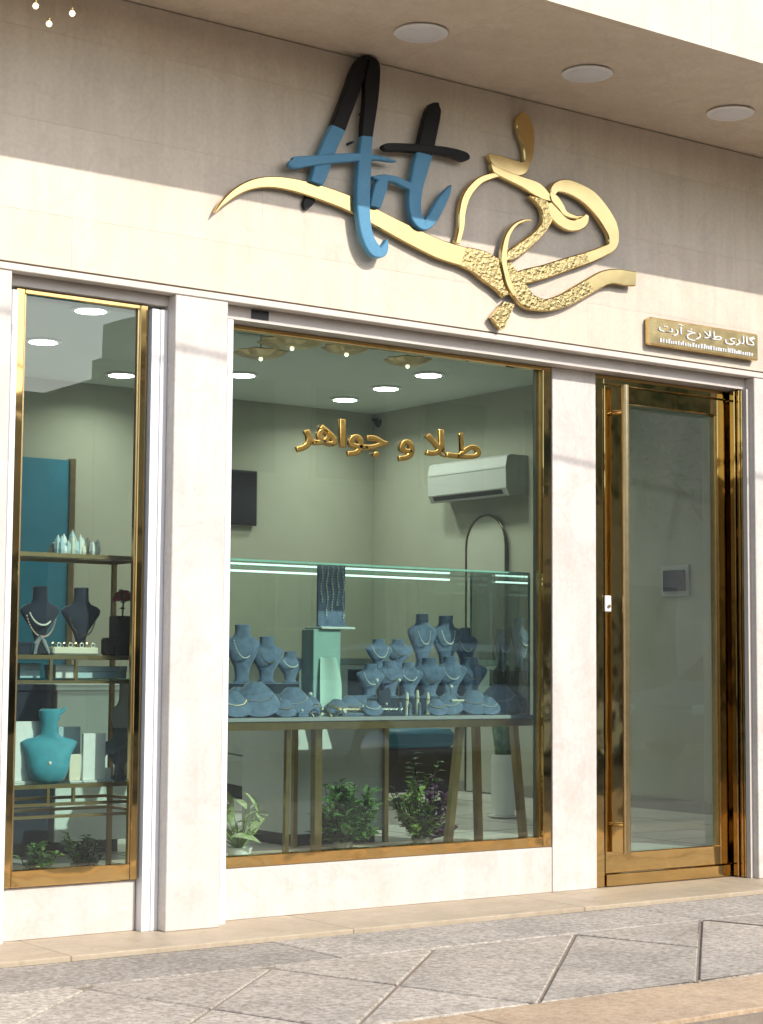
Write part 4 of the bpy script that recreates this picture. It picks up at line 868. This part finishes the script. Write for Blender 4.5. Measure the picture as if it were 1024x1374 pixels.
# cream ring tray row
q = onA(98, 0.275, 1); t = thing('cream_ring_tray', 'bright cream tray of upright rings on the shelf front', 'ring tray', q)
wt2 = wpx(60, 0.275, 98)
MB().box(q.x - wt2 / 2, q.x + wt2 / 2, 0.25, 0.305, q.z, q.z + 0.030, ch=0.006).build('tray', CREAM, t)
for i in range(8):
    x = q.x - wt2 / 2 + wt2 * (i + 0.5) / 8
    MB().tube([(x + 0.008 * math.cos(a), 0.277, q.z + 0.038 + 0.009 * math.sin(a)) for a in [2 * math.pi * k / 10 for k in range(10)]], 0.0022, 5, closed=True).build('ring', PEARL if i % 2 else RGOLD, t, True)
q = onA(53, 0.285, 1); t = thing('bangle_stand', 'grey curved bangle stand in front of left navy bust', 'bangle stand', q)
MB().tube([(q.x - 0.02, 0.285, q.z + 0.002), (q.x - 0.018, 0.285, q.z + 0.04), (q.x, 0.285, q.z + 0.066), (q.x + 0.012, 0.28, q.z + 0.05), (q.x + 0.034, 0.275, q.z + 0.004)], [0.008, 0.012, 0.013, 0.012, 0.007], 10).build('arch', mat('grey_suede', (0.30, 0.31, 0.33), 0.8, var=0.2, scale=30), t, True)
q = onA(28, 0.33, 1); t = thing('navy_box', 'small navy box at left end of shelf', 'box', q)
MB().box(q.x - 0.035, q.x + 0.03, 0.30, 0.36, q.z, q.z + 0.035, ch=0.003).build('box_body', NAVY, t); MB().box(q.x - 0.037, q.x + 0.032, 0.298, 0.362, q.z + 0.0355, q.z + 0.048, ch=0.003).build('lid', NAVY, t)
# black vase with red rose
q = onA(163, 0.35, 1); t = thing('black_vase', 'black square vase with red rose at right of shelf', 'vase', q)
hv = hpx(56, 0.35, 160); wv = wpx(34, 0.35, 160) / 2
MB().box(q.x - wv * 0.7, q.x + wv, 0.31, 0.39, q.z, q.z + hv * 0.95, ch=0.004).build('body', JET, t)
MB().box(q.x - wv * 1.6, q.x - wv * 0.71, 0.31, 0.36, q.z, q.z + hv * 0.42, ch=0.008).build('foot', JET, t)
MB().tube([(q.x, 0.35, q.z + hv * 0.95), (q.x + 0.004, 0.35, q.z + hv * 1.35)], 0.004, 6).build('stem', LEAF_DK, t)
mb = MB()
for i in range(26):
    a = i * 2.4; r = 0.040 * math.sqrt(i / 26); c_ = Vector((q.x + 0.004 + r * math.cos(a), 0.35 + r * math.sin(a) * 0.9, q.z + hv * 1.52 - r * 0.5))
    nd = Vector((math.cos(a) * (0.4 + r * 20), math.sin(a) * (0.4 + r * 20), 0.6)).normalized(); u = nd.cross(Vector((0, 0, 1))).normalized() * 0.018; v = nd.cross(u).normalized() * 0.020
    mb.add([c_ - u - v, c_ + u - v, c_ + u * 1.1 + v * 0.6, c_ + v * 1.1, c_ - u * 1.1 + v * 0.6], [(0, 1, 2, 3, 4)])
mb.build('rose', RED, t)
mb = MB()
for i in range(9):
    a = i * 2.1; c_ = Vector((q.x + 0.02 * math.cos(a), 0.35 + 0.02 * math.sin(a), q.z + hv * (1.0 + 0.05 * i))); dd = Vector((math.cos(a), math.sin(a), 0.2)) * 0.045; s_ = Vector((-math.sin(a), math.cos(a), 0)) * 0.014
    mb.add([c_, c_ + dd * 0.5 + s_, c_ + dd, c_ + dd * 0.5 - s_], [(0, 1, 2, 3)])
mb.build('rose_leaves', LEAF_DK, t)
# top shelf ornament: crystal cluster
q = onA(100, 0.34, 0); t = thing('crystal_ornament', 'pale blue and white crystal ornament on the top shelf', 'ornament', q)
random.seed(21)
wv = wpx(62, 0.34, 100)
for i in range(30):
    u = random.random(); x = q.x - wv / 2 + wv * u; hgt = random.uniform(0.035, 0.085) * (0.55 + 0.45 * math.sin(math.pi * (0.15 + 0.8 * u))) * 1.2; r = random.uniform(0.010, 0.018); y = 0.34 + random.uniform(-0.03, 0.03)
    mb = MB().lathe([(r * 0.7, 0), (r, hgt * 0.3), (r * 0.8, hgt * 0.75), (0.001, hgt)], (x, y, q.z), 6); mb.build('crystal', [ICE, WHITE_CARD, ICE, CREAM][i % 4], t)
q2 = onA(178, 0.30, 0); t = thing('white_figurine', 'tiny white figurine at right end of top shelf', 'figurine', q2)
MB().lathe([(0.014, 0), (0.012, 0.01), (0.008, 0.02), (0.011, 0.032), (0.004, 0.042)], q2, 12).build('figure_body', WHITE_CARD, t, True); MB().ball(q2 + Vector((0, 0, 0.05)), 0.0095, 10, 6).build('figure_head', WHITE_CARD, t, True)
# boxes on the under-shelf
def gift(label, px0, px1, y, pyt, mt):
    x0, x1 = PY(px0, 900, y).x, PY(px1, 900, y).x; z0 = lowz[0] + 0.0075; z1 = PY((px0 + px1) / 2, pyt, y).z
    t = thing('gift_box', label, 'box', (x0, y, z0), 'flat boxes under the middle shelf')
    MB().box(x0, x1, y, y + 0.10, z0, z0 + (z1 - z0) * 0.55, ch=0.002).build('box_body', mt, t); MB().box(x0 - 0.002, x1 + 0.002, y - 0.002, y + 0.102, z0 + (z1 - z0) * 0.555, z1, ch=0.002).build('lid', mt, t)
gift('pale blue gift box under the middle shelf, leftmost', 27, 54, 0.32, 890, ICE); gift('small grey white gift box under the middle shelf, centre', 75, 99, 0.30, 892, WHITE_CARD)
gift('long pale gift box under the middle shelf, right', 104, 158, 0.30, 894, ICE); gift('white gift box end at right under the middle shelf', 160, 170, 0.28, 894, WHITE_CARD)
# turquoise bust and white boxes on lower shelf
q = onA(68, 0.31, 2); hb_ = hpx(98, 0.31, 68); wb_ = wpx(62, 0.31, 68)
t = thing('turquoise_bust', 'turquoise necklace bust with upturned arms on the lower shelf', 'jewellery bust', q, None, R(-25))
MB().loft([(0.0, wb_ * .20, .028, 0), (hb_ * .04, wb_ * .30, .036, -.004), (hb_ * .14, wb_ * .37, .042, -.008), (hb_ * .26, wb_ * .40, .042, -.008), (hb_ * .38, wb_ * .43, .036, -.004), (hb_ * .48, wb_ * .50, .028, 0), (hb_ * .55, wb_ * .54, .022, .004), (hb_ * .59, wb_ * .44, .020, .006), (hb_ * .62, wb_ * .24, .022, .006), (hb_ * .66, wb_ * .17, .025, .006), (hb_ * .82, wb_ * .16, .026, .004), (hb_ * .87, wb_ * .20, .029, .004), (hb_ * .97, wb_ * .21, .030, .004), (hb_, wb_ * .16, .022, .004)], 24).build('torso', TURQ, t, True, world=False)
MB().tube([(wb_ * .16, 0, hb_ * .93), (wb_ * .26, 0, hb_ * .98), (wb_ * .30, 0, hb_ * 1.03)], [0.010, 0.009, 0.004], 8).build('knob', TURQ, t, True, world=False)
MB().ball((0.004, -0.047, hb_ * 0.27), 0.008, 10, 7).build('pearl_pendant', PEARL, t, True, world=False)
def card(label, px0, px1, y, pyt, mt, th=0.014):
    x0, x1 = PY(px0, 1000, y).x, PY(px1, 1000, y).x; z0 = shelf_z[2] + 0.001; z1 = PY((px0 + px1) / 2, pyt, y).z
    t = thing('jewellery_card', label, 'card', (x0, y, z0), 'cards on the lower shelf')
    MB().box(x0, x1, y, y + th, z0 + 0.006, z1, ch=0.002).build('card_board', mt, t); MB().box(x0 - 0.002, x1 + 0.002, y - 0.012, y + th + 0.012, z0, z0 + 0.0055).build('card_foot', WHITE_CARD, t)
    return t
card('large white card with silver pieces at left of lower shelf', 17, 55, 0.36, 968, WHITE_CARD); card('white card with ring right of the turquoise bust', 112, 142, 0.275, 984, WHITE_CARD)
card('cream card stack edge right beside turquoise bust', 94, 109, 0.28, 1012, CREAM, 0.02); card('pale blue card behind turquoise bust', 78, 108, 0.45, 975, ICE)
card('narrow white card right of the ring card', 143, 150, 0.285, 1030, WHITE_CARD)
p = onA(137, 0.32, 2); zz = PY(137, 1010, 0.32).z
t = thing('grey_disc_holder', 'grey branched holder with round disc on the lower shelf', 'jewellery holder', p)
gs_ = bpy.data.materials['grey_suede']
MB().tube([(p.x, 0.31, zz), (p.x + 0.05, 0.31, zz + 0.002), (p.x + 0.10, 0.31, zz + 0.03)], [0.008, 0.010, 0.012], 8).build('branch', gs_, t, True)
mb = MB().lathe([(0.001, -0.006), (0.022, -0.006), (0.024, 0), (0.022, 0.006), (0.001, 0.006)], (0, 0, 0), 18); mb.v = [Vector((p.x - 0.004 + v.x, 0.305 + v.z, zz + v.y)) for v in mb.v]; mb.build('disc', gs_, t, True)
MB().tube([(p.x + 0.075, 0.31, p.z), (p.x + 0.078, 0.31, zz + 0.012)], 0.012, 8).build('stand', gs_, t, True)
p = onA(163, 0.46, 2); bust('grey bust standing at right end of the lower shelf', p, hpx(66, 0.46, 163), wpx(44, 0.46, 163), mat('grey_bust_velvet', (0.22, 0.25, 0.29), 0.8, sheen=0.3, var=0.2), rz=R(-25), group='busts on the lower shelf')
p = onA(168, 0.53, 2); bust('white bust behind grey bust on the lower shelf', p, hpx(128, 0.47, 166), wpx(34, 0.47, 166), WHITE_CARD, rz=R(-30), group='busts on the lower shelf')
# cabinets behind the narrow window
xa, xb, xc = PY(14, 1000, 1.55).x, PY(73, 1000, 1.55).x, PY(172, 1000, 1.55).x
cabinet('navy_counter', 'dark navy counter behind the narrow window shelves', xa - 0.5, xb - 0.02, 1.55, 2.0, RF, PY(60, 918, 1.55).z, NAVY)
cabinet('pale_counter', 'pale grey counter behind the narrow window shelves', xb + 0.01, xc, 1.55, 2.0, RF, PY(110, 918, 1.55).z, WHITE_LAQ)

# ================================================================ PLANTS
def leafquad(mb, base, d, side, l, w, curl=0.15):
    up = side.cross(d).normalized()
    a = base; m1 = base + d * l * 0.45 + up * l * 0.05; tip = base + d * l - up * l * curl
    mb.add([a, m1 + side * w / 2 + up * w * 0.12, tip, m1 - side * w / 2 + up * w * 0.12, m1], [(0, 1, 4), (1, 2, 4), (4, 2, 3), (0, 4, 3)])
def pot(t, p, r, h, mt=CERAMIC, name='pot'):
    MB().lathe([(r * 0.7, 0.0005), (r * 0.86, h * 0.4), (r, h), (r * 0.9, h), (r * 0.86, h * 0.86)], p, 20).build(name, mt, t, True)
    MB().lathe([(r * 0.88, h * 0.84), (r * 0.5, h * 0.87), (0.005, h * 0.88)], p, 16).build('soil', SOIL, t, True)
def saucer(t, p, r): MB().lathe([(r * 0.8, 0.0), (r, 0.012), (r * 0.96, 0.013), (r * 0.78, 0.004)], p, 22).build('saucer', CERAMIC, t, True)
def bush(name, label, p, h, r, mts, n, l, w, seed, gap=0.0):
    random.seed(seed); t = thing(name, label, 'plant', p, 'potted plants inside the window'); p = Vector(p)
    saucer(t, p, 0.075); pot(t, p + Vector((0, 0, 0.004)), 0.05, 0.04, mat(name + '_pot', (0.30, 0.27, 0.22), 0.6, var=0.2))
    mbs = [MB() for _ in mts]; st = MB()
    nst = max(6, n // 16)
    for s in range(nst):
        a = random.uniform(0, 6.28); rr = r * random.uniform(0.15, 0.9); top = p + Vector((rr * math.cos(a), rr * math.sin(a), h * random.uniform(0.22, 1.0) * (1 - 0.25 * (rr / r) ** 2)))
        b0 = p + Vector((0.02 * math.cos(a), 0.02 * math.sin(a), 0.03)); mid = b0.lerp(top, 0.5) + Vector((0.15 * rr * math.cos(a), 0.15 * rr * math.sin(a), 0))
        st.tube([b0, mid, top], [0.004, 0.003, 0.0015], 5)
        for k in range(n // nst):
            u = random.uniform(0.04, 1.02); q = b0.lerp(mid, u * 2) if u < 0.5 else mid.lerp(top, (u - 0.5) * 2)
            aa = random.uniform(0, 6.28); d = Vector((math.cos(aa) * 0.9, math.sin(aa) * 0.9, random.uniform(0.05, 0.95))).normalized(); side = d.cross(Vector((0, 0, 1))).normalized()
            side = (side + Vector((0, 0, random.uniform(-0.4, 0.4)))).normalized()
            xi = 0
            if len(mts) > 1: xi = 1 if (q.x - p.x) > random.uniform(-0.02, 0.03) else 0
            leafquad(mbs[xi], q, d, side, l * random.uniform(0.6, 1.15), w * random.uniform(0.7, 1.2))
    st.build('stems', BARK, t)
    for mb, mt in zip(mbs, mts): tag(mb.build('foliage', mt, t), kind='stuff')
    return t
def flr(px, y, z=None):
    d = ray(px, 1100); tt = (y - CAM.y) / d.y; q = CAM + d * tt; return (q.x, y, (LEDGE if y < 0.85 else RF) + 0.0008 if z is None else z)
pz = 0.66
bush('leafy_bush', 'dense dark green bushy pot plant at middle of large window', flr(461, pz), hpx(96, pz, 461), wpx(40, pz, 461), [LEAF_DK], 1500, 0.075, 0.030, 3)
bush('mixed_plant', 'pot plant with lime leaves and purple leaves near window centre', flr(566, pz - 0.02), hpx(98, pz, 560), wpx(44, pz, 560), [LEAF_LT, LEAF_PU], 950, 0.048, 0.034, 5)
# tall thin dark shoots behind the mixed plant
t = thing('slender_plant', 'slender dark leaved plant rising behind the mixed pot plant', 'plant', flr(570, 1.25), 'potted plants inside the window'); p = Vector(flr(570, 1.25)); random.seed(8)
pot(t, p, 0.06, 0.09, DARKWOOD); mb = MB(); st = MB()
for k in range(5):
    top = p + Vector((random.uniform(-0.09, 0.09), random.uniform(-0.04, 0.04), hpx(128, 1.25, 570) * random.uniform(0.8, 1.0))); st.tube([p + Vector((0, 0, 0.06)), top], [0.004, 0.002], 5)
    for i in range(9):
        aa = random.uniform(0, 6.28); d = Vector((math.cos(aa), math.sin(aa), 0.3)).normalized(); leafquad(mb, p.lerp(top, 0.5 + 0.055 * i), d, d.cross(Vector((0, 0, 1))).normalized(), 0.06, 0.028)
st.build('stems', BARK, t); tag(mb.build('foliage', LEAF_DK, t), kind='stuff')
# variegated plant at left
p = Vector(flr(322, 0.52)); t = thing('variegated_plant', 'small plant with big cream and green leaves at left of large window', 'plant', p, 'potted plants inside the window'); random.seed(4)
pot(t, p, 0.055, 0.06, CERAMIC)
vleaf = None
def big_leaf(name='leaf', l=0.12, w=0.05, mt=LEAF_VAR, parent=None):
    mb = MB(); n = 7; vs = []; fs = []
    for i in range(n + 1):
        u = i / n; ww = w * math.sin(math.pi * min(1, u * 0.97 + 0.03)) ** 0.8; z = 0.05 * l * math.sin(u * 3) - 0.35 * l * u * u
        vs += [(-ww / 2, u * l, z + 0.10 * ww), (0, u * l, z), (ww / 2, u * l, z + 0.10 * ww)]
    for i in range(n): fs += [(3 * i, 3 * i + 1, 3 * i + 4, 3 * i + 3), (3 * i + 1, 3 * i + 2, 3 * i + 5, 3 * i + 4)]
    return mb.add(vs, fs).build(name, mt, parent, True, world=False)
st = MB(); first = None
for k in range(24):
    a = k * 2.4; el = R(random.uniform(5, 70)); hgt = random.uniform(0.03, 0.20); off = Vector((math.cos(a) * 0.05 * (1 + (k % 3)) * 0.7, math.sin(a) * 0.05, 0.03 + hgt))
    if first is None: first = big_leaf(parent=t); o = first
    else: o = first.copy(); COL.objects.link(o); o.parent = t
    o.location = off; o.rotation_euler = (el, random.uniform(-0.4, 0.4), a); s_ = random.uniform(0.7, 1.15); o.scale = (s_, s_, s_)
    st.tube([p + Vector((0, 0, 0.05)), p + off * 0.6 + Vector((0, 0, 0.02)), p + off], [0.004, 0.003, 0.002], 5)
st.build('stems', LEAF_LT, t)
# snake plant in tall white planter
p = PZ(676, 1097, RF); p = Vector((p.x, p.y, RF + 0.0008)); sc_ = (p - CAM).dot(FWD) / FOCAL
t = thing('snake_plant', 'snake plant in tall white planter beside the right wall', 'plant', p)
hp = 84 * sc_; rp = 17.5 * sc_
MB().lathe([(rp * 0.80, 0.014), (rp * 0.92, hp * 0.15), (rp * 1.02, hp * 0.55), (rp, hp * 0.9), (rp * 0.94, hp), (rp * 0.84, hp), (rp * 0.82, hp * 0.93)], p, 28).build('planter', CERAMIC, t, True)
MB().lathe([(rp * 0.9, 0), (rp * 1.25, 0.006), (rp * 1.3, 0.014), (rp * 1.2, 0.0135)], p, 28).build('saucer', CERAMIC, t, True)
MB().lathe([(rp * 0.83, hp * 0.92), (0.005, hp * 0.93)], p, 16).build('soil', SOIL, t)
random.seed(12)
for k in range(12):
    a = k * 2.4; L_ = hpx(1, 2.2, 676) * random.uniform(110, 178) * 0.95; lean = random.uniform(0.02, 0.16); mb = MB(); vs = []; fs = []; n = 9; base = p + Vector((0.04 * math.cos(a), 0.04 * math.sin(a), hp * 0.9)); dirr = Vector((math.cos(a), math.sin(a), 0)); sd_ = Vector((-math.sin(a + 0.5), math.cos(a + 0.5), 0))
    for i in range(n + 1):
        u = i / n; w = 0.066 * (0.65 + 0.6 * u) * (1 - u ** 3.2) + 0.001; c_ = base + dirr * (lean * L_ * u ** 1.4) + Vector((0, 0, L_ * u)) + sd_ * 0.008 * math.sin(5 * u + k)
        vs += [c_ - sd_ * w / 2 - dirr * w * 0.15, c_ + dirr * 0.004, c_ + sd_ * w / 2 - dirr * w * 0.15]
    for i in range(n): fs += [(3 * i, 3 * i + 1, 3 * i + 4, 3 * i + 3), (3 * i + 1, 3 * i + 2, 3 * i + 5, 3 * i + 4)]
    mb.add(vs, fs).build('leaf', LEAF_SN, t, True)
# low plants at the foot of the narrow window
for i, (px, hh, sd2, lb) in enumerate(((52, 40, 31, 'low leafy green plant at left foot of narrow window'), (112, 56, 37, 'taller leafy green plant at right foot of narrow window'))):
    bush('low_plant', lb, flr(px, 0.37 + 0.06 * i), hpx(hh, 0.4, px) + 0.03, wpx(30, 0.4, px), [LEAF_DK, LEAF_LT] if i == 0 else [LEAF_DK], 220, 0.050, 0.024, sd2)

# ================================================================ ACROSS THE STREET (seen in the glass and brass)
WALLS = [mat('render_cream', (0.50, 0.42, 0.32), 0.9, var=0.12, scale=1.2), mat('render_grey', (0.42, 0.38, 0.32), 0.9, var=0.12, scale=1.2), mat('brick_brown', (0.28, 0.20, 0.14), 0.9, var=0.2, scale=3)]
DGLASS = mat('dark_window_glass', (0.03, 0.04, 0.05), 0.1, var=0.2)
def house(label, x0, x1, h, wi, nwin, floors, yb=-14.0, depth=8.0):
    t = thing('street_house', label, 'building', ((x0 + x1) / 2, yb, -0.03), 'houses across the street')
    MB().box(x0, x1, yb - depth, yb, -0.03, h - 0.25).build('wall', WALLS[wi], t)
    if depth < 8: MB().box(x0 + 0.02, x1 - 0.02, yb - 8, yb - depth - 0.01, -0.03, 4.3).build('rear_wing', WALLS[wi], t)
    MB().box(x0, x1 - 0.02, yb - 0.18, yb + 0.06, h - 0.2495, h).build('parapet', WALLS[(wi + 1) % 3], t)
    for f in range(floors):
        for k in range(nwin):
            wx = x0 + (x1 - x0) * (k + 0.5) / nwin; fh = (h - 0.5) / floors; z = 0.1 + fh * f + (0.75 if f else 0.15); zt = z + (1.25 if f else 2.0)
            fr = MB().box(wx - 0.62, wx + 0.62, yb + 0.001, yb + 0.05, z - 0.06, min(zt, 0.1 + fh * (f + 1) - 0.2) + 0.06).build('window', WALLS[(wi + 1) % 3] if f else DARKWOOD, t)
            MB().box(wx - 0.55, wx + 0.55, yb + 0.0505, yb + 0.055, z, min(zt, 0.1 + fh * (f + 1) - 0.2)).build('pane', DGLASS, fr)
house('single storey grey house across the street', -14, 0.5, 4.2, 1, 6, 1)
house('low cream shop house across the street', 0.55, 10.4, 4.35, 0, 4, 1)
house('narrow grey house between low shop and cream block across the street', 10.42, 11.55, 4.85, 1, 1, 1, depth=1.6)
house('cream block across the street with lower rear wing', 11.6, 19.0, 6.0, 0, 4, 2, depth=2.2)
house('tall grey block across the street', 19.05, 31.0, 7.0, 1, 6, 2)
house('brown brick block far along across the street', 31.05, 46.0, 6.6, 2, 7, 2)
def street_tree(label, x, y, h, r, seed):
    random.seed(seed); t = thing('street_tree', label, 'tree', (x, y, -0.03), 'street trees across the road')
    tr = MB(); top = Vector((x + 0.2, y, h * 0.62)); tr.tube([(x, y, -0.03), (x + 0.05, y, h * 0.25), tuple(top)], [0.17, 0.13, 0.07], 9)
    cr = MB()
    for b in range(9):
        a = b * 2.4; e_ = Vector((x + r * 0.75 * math.cos(a), y + r * 0.75 * math.sin(a), h * random.uniform(0.55, 0.95))); s0 = Vector((x + 0.1, y, h * random.uniform(0.3, 0.55))); tr.tube([s0, s0.lerp(e_, 0.5) + Vector((0, 0, 0.2)), e_], [0.06, 0.04, 0.015], 6)
        for k in range(160):
            q = e_ + Vector((random.gauss(0, r * 0.24), random.gauss(0, r * 0.24), random.gauss(0, h * 0.075))); d = Vector((random.uniform(-1, 1), random.uniform(-1, 1), random.uniform(-0.6, 0.6))).normalized(); s_ = d.cross(Vector((0.2, 0.1, 1))).normalized()
            leafquad(cr, q, d, s_, 0.22, 0.13)
    tr.build('trunk', BARK, t, True); tag(cr.build('crown', LEAF_DK, t), kind='stuff')
street_tree('leafy street tree across the road, nearer one', 20.2, -12.3, 7.4, 1.7, 5)
street_tree('leafy street tree across the road, farther one', 26.5, -12.2, 7.0, 1.8, 9)
# overhead cable whose shadow crosses the pillars
t = thing('overhead_cable', 'twisted overhead power cable strung along the street', 'cable', (5.0, -3.0, 4.3))
pts = []
for k in range(41):
    x = -9 + k * 0.72; z = 4.62 - 0.075 * (x - 1.0) - 0.006 * (x - 5.3) ** 2 * (1 if x > 5.3 else 0.0); z = max(z, 3.9); pts.append((x, -3.0, z))
MB().tube(pts, 0.0085, 7).build('cable_run', JET, t, True)
# ---- more small pieces crowding the showcase floor
def bangle(label, px, y, r, mt, z=0.0):
    p = onT(px, y); t = thing('bangle', label, 'bangle', (p[0], p[1], p[2] + z), 'bangles in the showcase')
    MB().box(-r * 0.55, r * 0.55, -r * 0.5, r * 0.5, 0, r * 0.7, ch=r * 0.2).build('cushion', NAVY, t, True, world=False)
    pts = [(r * math.cos(a), -0.1 * r, r * 1.0 + r * math.sin(a)) for a in [2 * math.pi * k / 18 for k in range(18)]]
    MB().tube(pts, 0.0035, 6, closed=True).build('hoop', mt, t, True, world=False)
for px, y, r, mt, lb in ((378, 0.50, 0.030, RGOLD, 'gold bangle on navy cushion between left forms'), (424, 0.40, 0.026, SILVER, 'silver bangle on cushion before the mint card'), (448, 0.38, 0.024, RGOLD, 'gold bangle on cushion at front left of ring tray'),
                         (500, 0.46, 0.028, RGOLD, 'large gold bangle behind the silver ring tray'), (590, 0.42, 0.024, SILVER, 'silver bangle on cushion right of the ring stands'), (652, 0.46, 0.028, SILVER, 'silver bangle on cushion near right end of showcase')):
    bangle(lb, px, y, r, mt)
def tbox(label, px, y, w, h, mt, d=0.05):
    p = onT(px, y); t = thing('velvet_box', label, 'box', p, 'velvet boxes in the showcase', R(-12))
    MB().box(-w / 2, w / 2, -d / 2, d / 2, 0, h * 0.6, ch=0.002).build('box_body', mt, t, world=False)
    lid = MB().box(-w / 2, w / 2, d / 2 - 0.012, d / 2, h * 0.605, h * 1.5, ch=0.002); lid.build('open_lid', mt, t, world=False)
    MB().ball((0, -0.005, h * 0.6 + 0.006), 0.007, 8, 5).build('gem', PEARL, t, True, world=False)
for px, y, w, h, mt, lb in ((405, 0.38, 0.045, 0.035, BLUEV, 'open blue velvet box at front left of mint pedestal'), (486, 0.465, 0.06, 0.06, BLUEV, 'open blue velvet box behind the gold ring tray'), (518, 0.465, 0.06, 0.075, NAVY, 'open navy velvet box behind the silver ring tray'), (462, 0.56, 0.06, 0.05, CREAM, 'open cream jewel box right of the mint card'), (644, 0.60, 0.05, 0.05, NAVY, 'navy box at right rear of showcase')):
    tbox(lb, px, y, w, h, mt)

# ---- parked car across the road, seen in the glass
def car(label, x, y, body_mat, rz):
    t = thing('parked_car', label, 'car', (x, y, -0.152), 'cars parked across the road', rz)
    prof = [(-2.12, 0.34), (-2.16, 0.62), (-2.05, 0.86), (-1.55, 0.93), (-1.05, 1.30), (-0.75, 1.43), (0.35, 1.45), (0.75, 1.36), (1.25, 0.98), (1.95, 0.86), (2.14, 0.70), (2.16, 0.40), (2.05, 0.26), (-2.0, 0.26)]
    bm = bmesh.new(); n = len(prof); hw = 0.84
    def wid(z): return hw * (1 - 0.16 * max(0, z - 0.85) / 0.6)
    L0 = [bm.verts.new((p[0], -wid(p[1]), p[1])) for p in prof]; L1_ = [bm.verts.new((p[0], wid(p[1]), p[1])) for p in prof]
    bm.faces.new(L0); bm.faces.new(list(reversed(L1_)))
    for i in range(n): bm.faces.new((L0[i], L1_[i], L1_[(i + 1) % n], L0[(i + 1) % n]))
    bmesh.ops.recalc_face_normals(bm, faces=bm.faces); bmesh.ops.bevel(bm, geom=bm.edges[:], offset=0.05, segments=2, affect='EDGES')
    me = bpy.data.meshes.new('body'); bm.to_mesh(me); bm.free(); me.materials.append(body_mat); smooth_mesh(me)
    o = bpy.data.objects.new('body', me); COL.objects.link(o); o.parent = t
    for s_ in (-1, 1):
        for pts in ([(-1.22, 0.97), (-0.92, 1.27), (-0.70, 1.35), (-0.12, 1.36), (-0.12, 0.97)], [(-0.04, 0.97), (-0.04, 1.36), (0.32, 1.36), (0.66, 1.28), (1.05, 0.98)]):
            vs = [(a, s_ * (wid(z) + 0.004), z) for a, z in pts]; MB().add(vs + [(v[0], v[1] - s_ * 0.02, v[2]) for v in vs], [tuple(range(5)), tuple(range(9, 4, -1))]).build('side_window', DGLASS, t, world=False)
        for wx in (-1.32, 1.30):
            mb = MB().lathe([(0.18, -0.09), (0.29, -0.10), (0.315, -0.07), (0.315, 0.07), (0.29, 0.10), (0.18, 0.09)], (0, 0, 0), 24); mb.v = [Vector((wx + v.x, s_ * 0.76 + v.z, 0.317 + v.y)) for v in mb.v]
            wh = mb.build('wheel', JET, t, True, world=False)
            mb = MB().lathe([(0.03, s_ * 0.105), (0.17, s_ * 0.095), (0.19, s_ * 0.08)], (0, 0, 0), 20); mb.v = [Vector((wx + v.x, s_ * 0.76 + v.z, 0.317 + v.y)) for v in mb.v]; mb.build('rim', SILVER, wh, True, world=False)
        MB().box(2.08, 2.168, s_ * 0.66 - 0.14, s_ * 0.66 + 0.14, 0.62, 0.74, ch=0.02).build('headlight', WHITE_CARD, t, world=False)
        MB().box(-2.168, -2.09, s_ * 0.68 - 0.12, s_ * 0.68 + 0.12, 0.66, 0.84, ch=0.02).build('tail_light', RED, t, world=False)
    MB().add([(1.22, -0.66, 1.035), (1.22, 0.66, 1.035), (0.80, 0.62, 1.36), (0.80, -0.62, 1.36)], [(0, 1, 2, 3)]).build('windscreen', DGLASS, t, world=False)
    return t
car('white saloon car parked across the road, nearer one', 12.6, -9.9, mat('white_car_paint', (0.62, 0.62, 0.60), 0.25, coat=0.5, var=0.04), R(180))
car('silver grey saloon car parked across the road, farther one', 18.4, -9.85, mat('grey_car_paint', (0.26, 0.28, 0.30), 0.25, coat=0.5, var=0.04), R(180))

for px, y, sz, lb in ((356, 0.475, 0.13, 'small low velvet form tucked behind the broad front form'), (382, 0.375, 0.10, 'tiny low velvet form at front edge left of bangles'), (452, 0.47, 0.10, 'tiny low velvet form behind gold ring tray'), (500, 0.385, 0.09, 'tiny low velvet form between the two ring trays'), (586, 0.37, 0.10, 'tiny low velvet form at front right of ring stands'), (655, 0.375, 0.11, 'small low velvet form at front edge near right end'), (690, 0.46, 0.14, 'low velvet form in the far right corner of showcase')):
    recl(lb, onT(px, y), sz, BLUEV, R(-22))
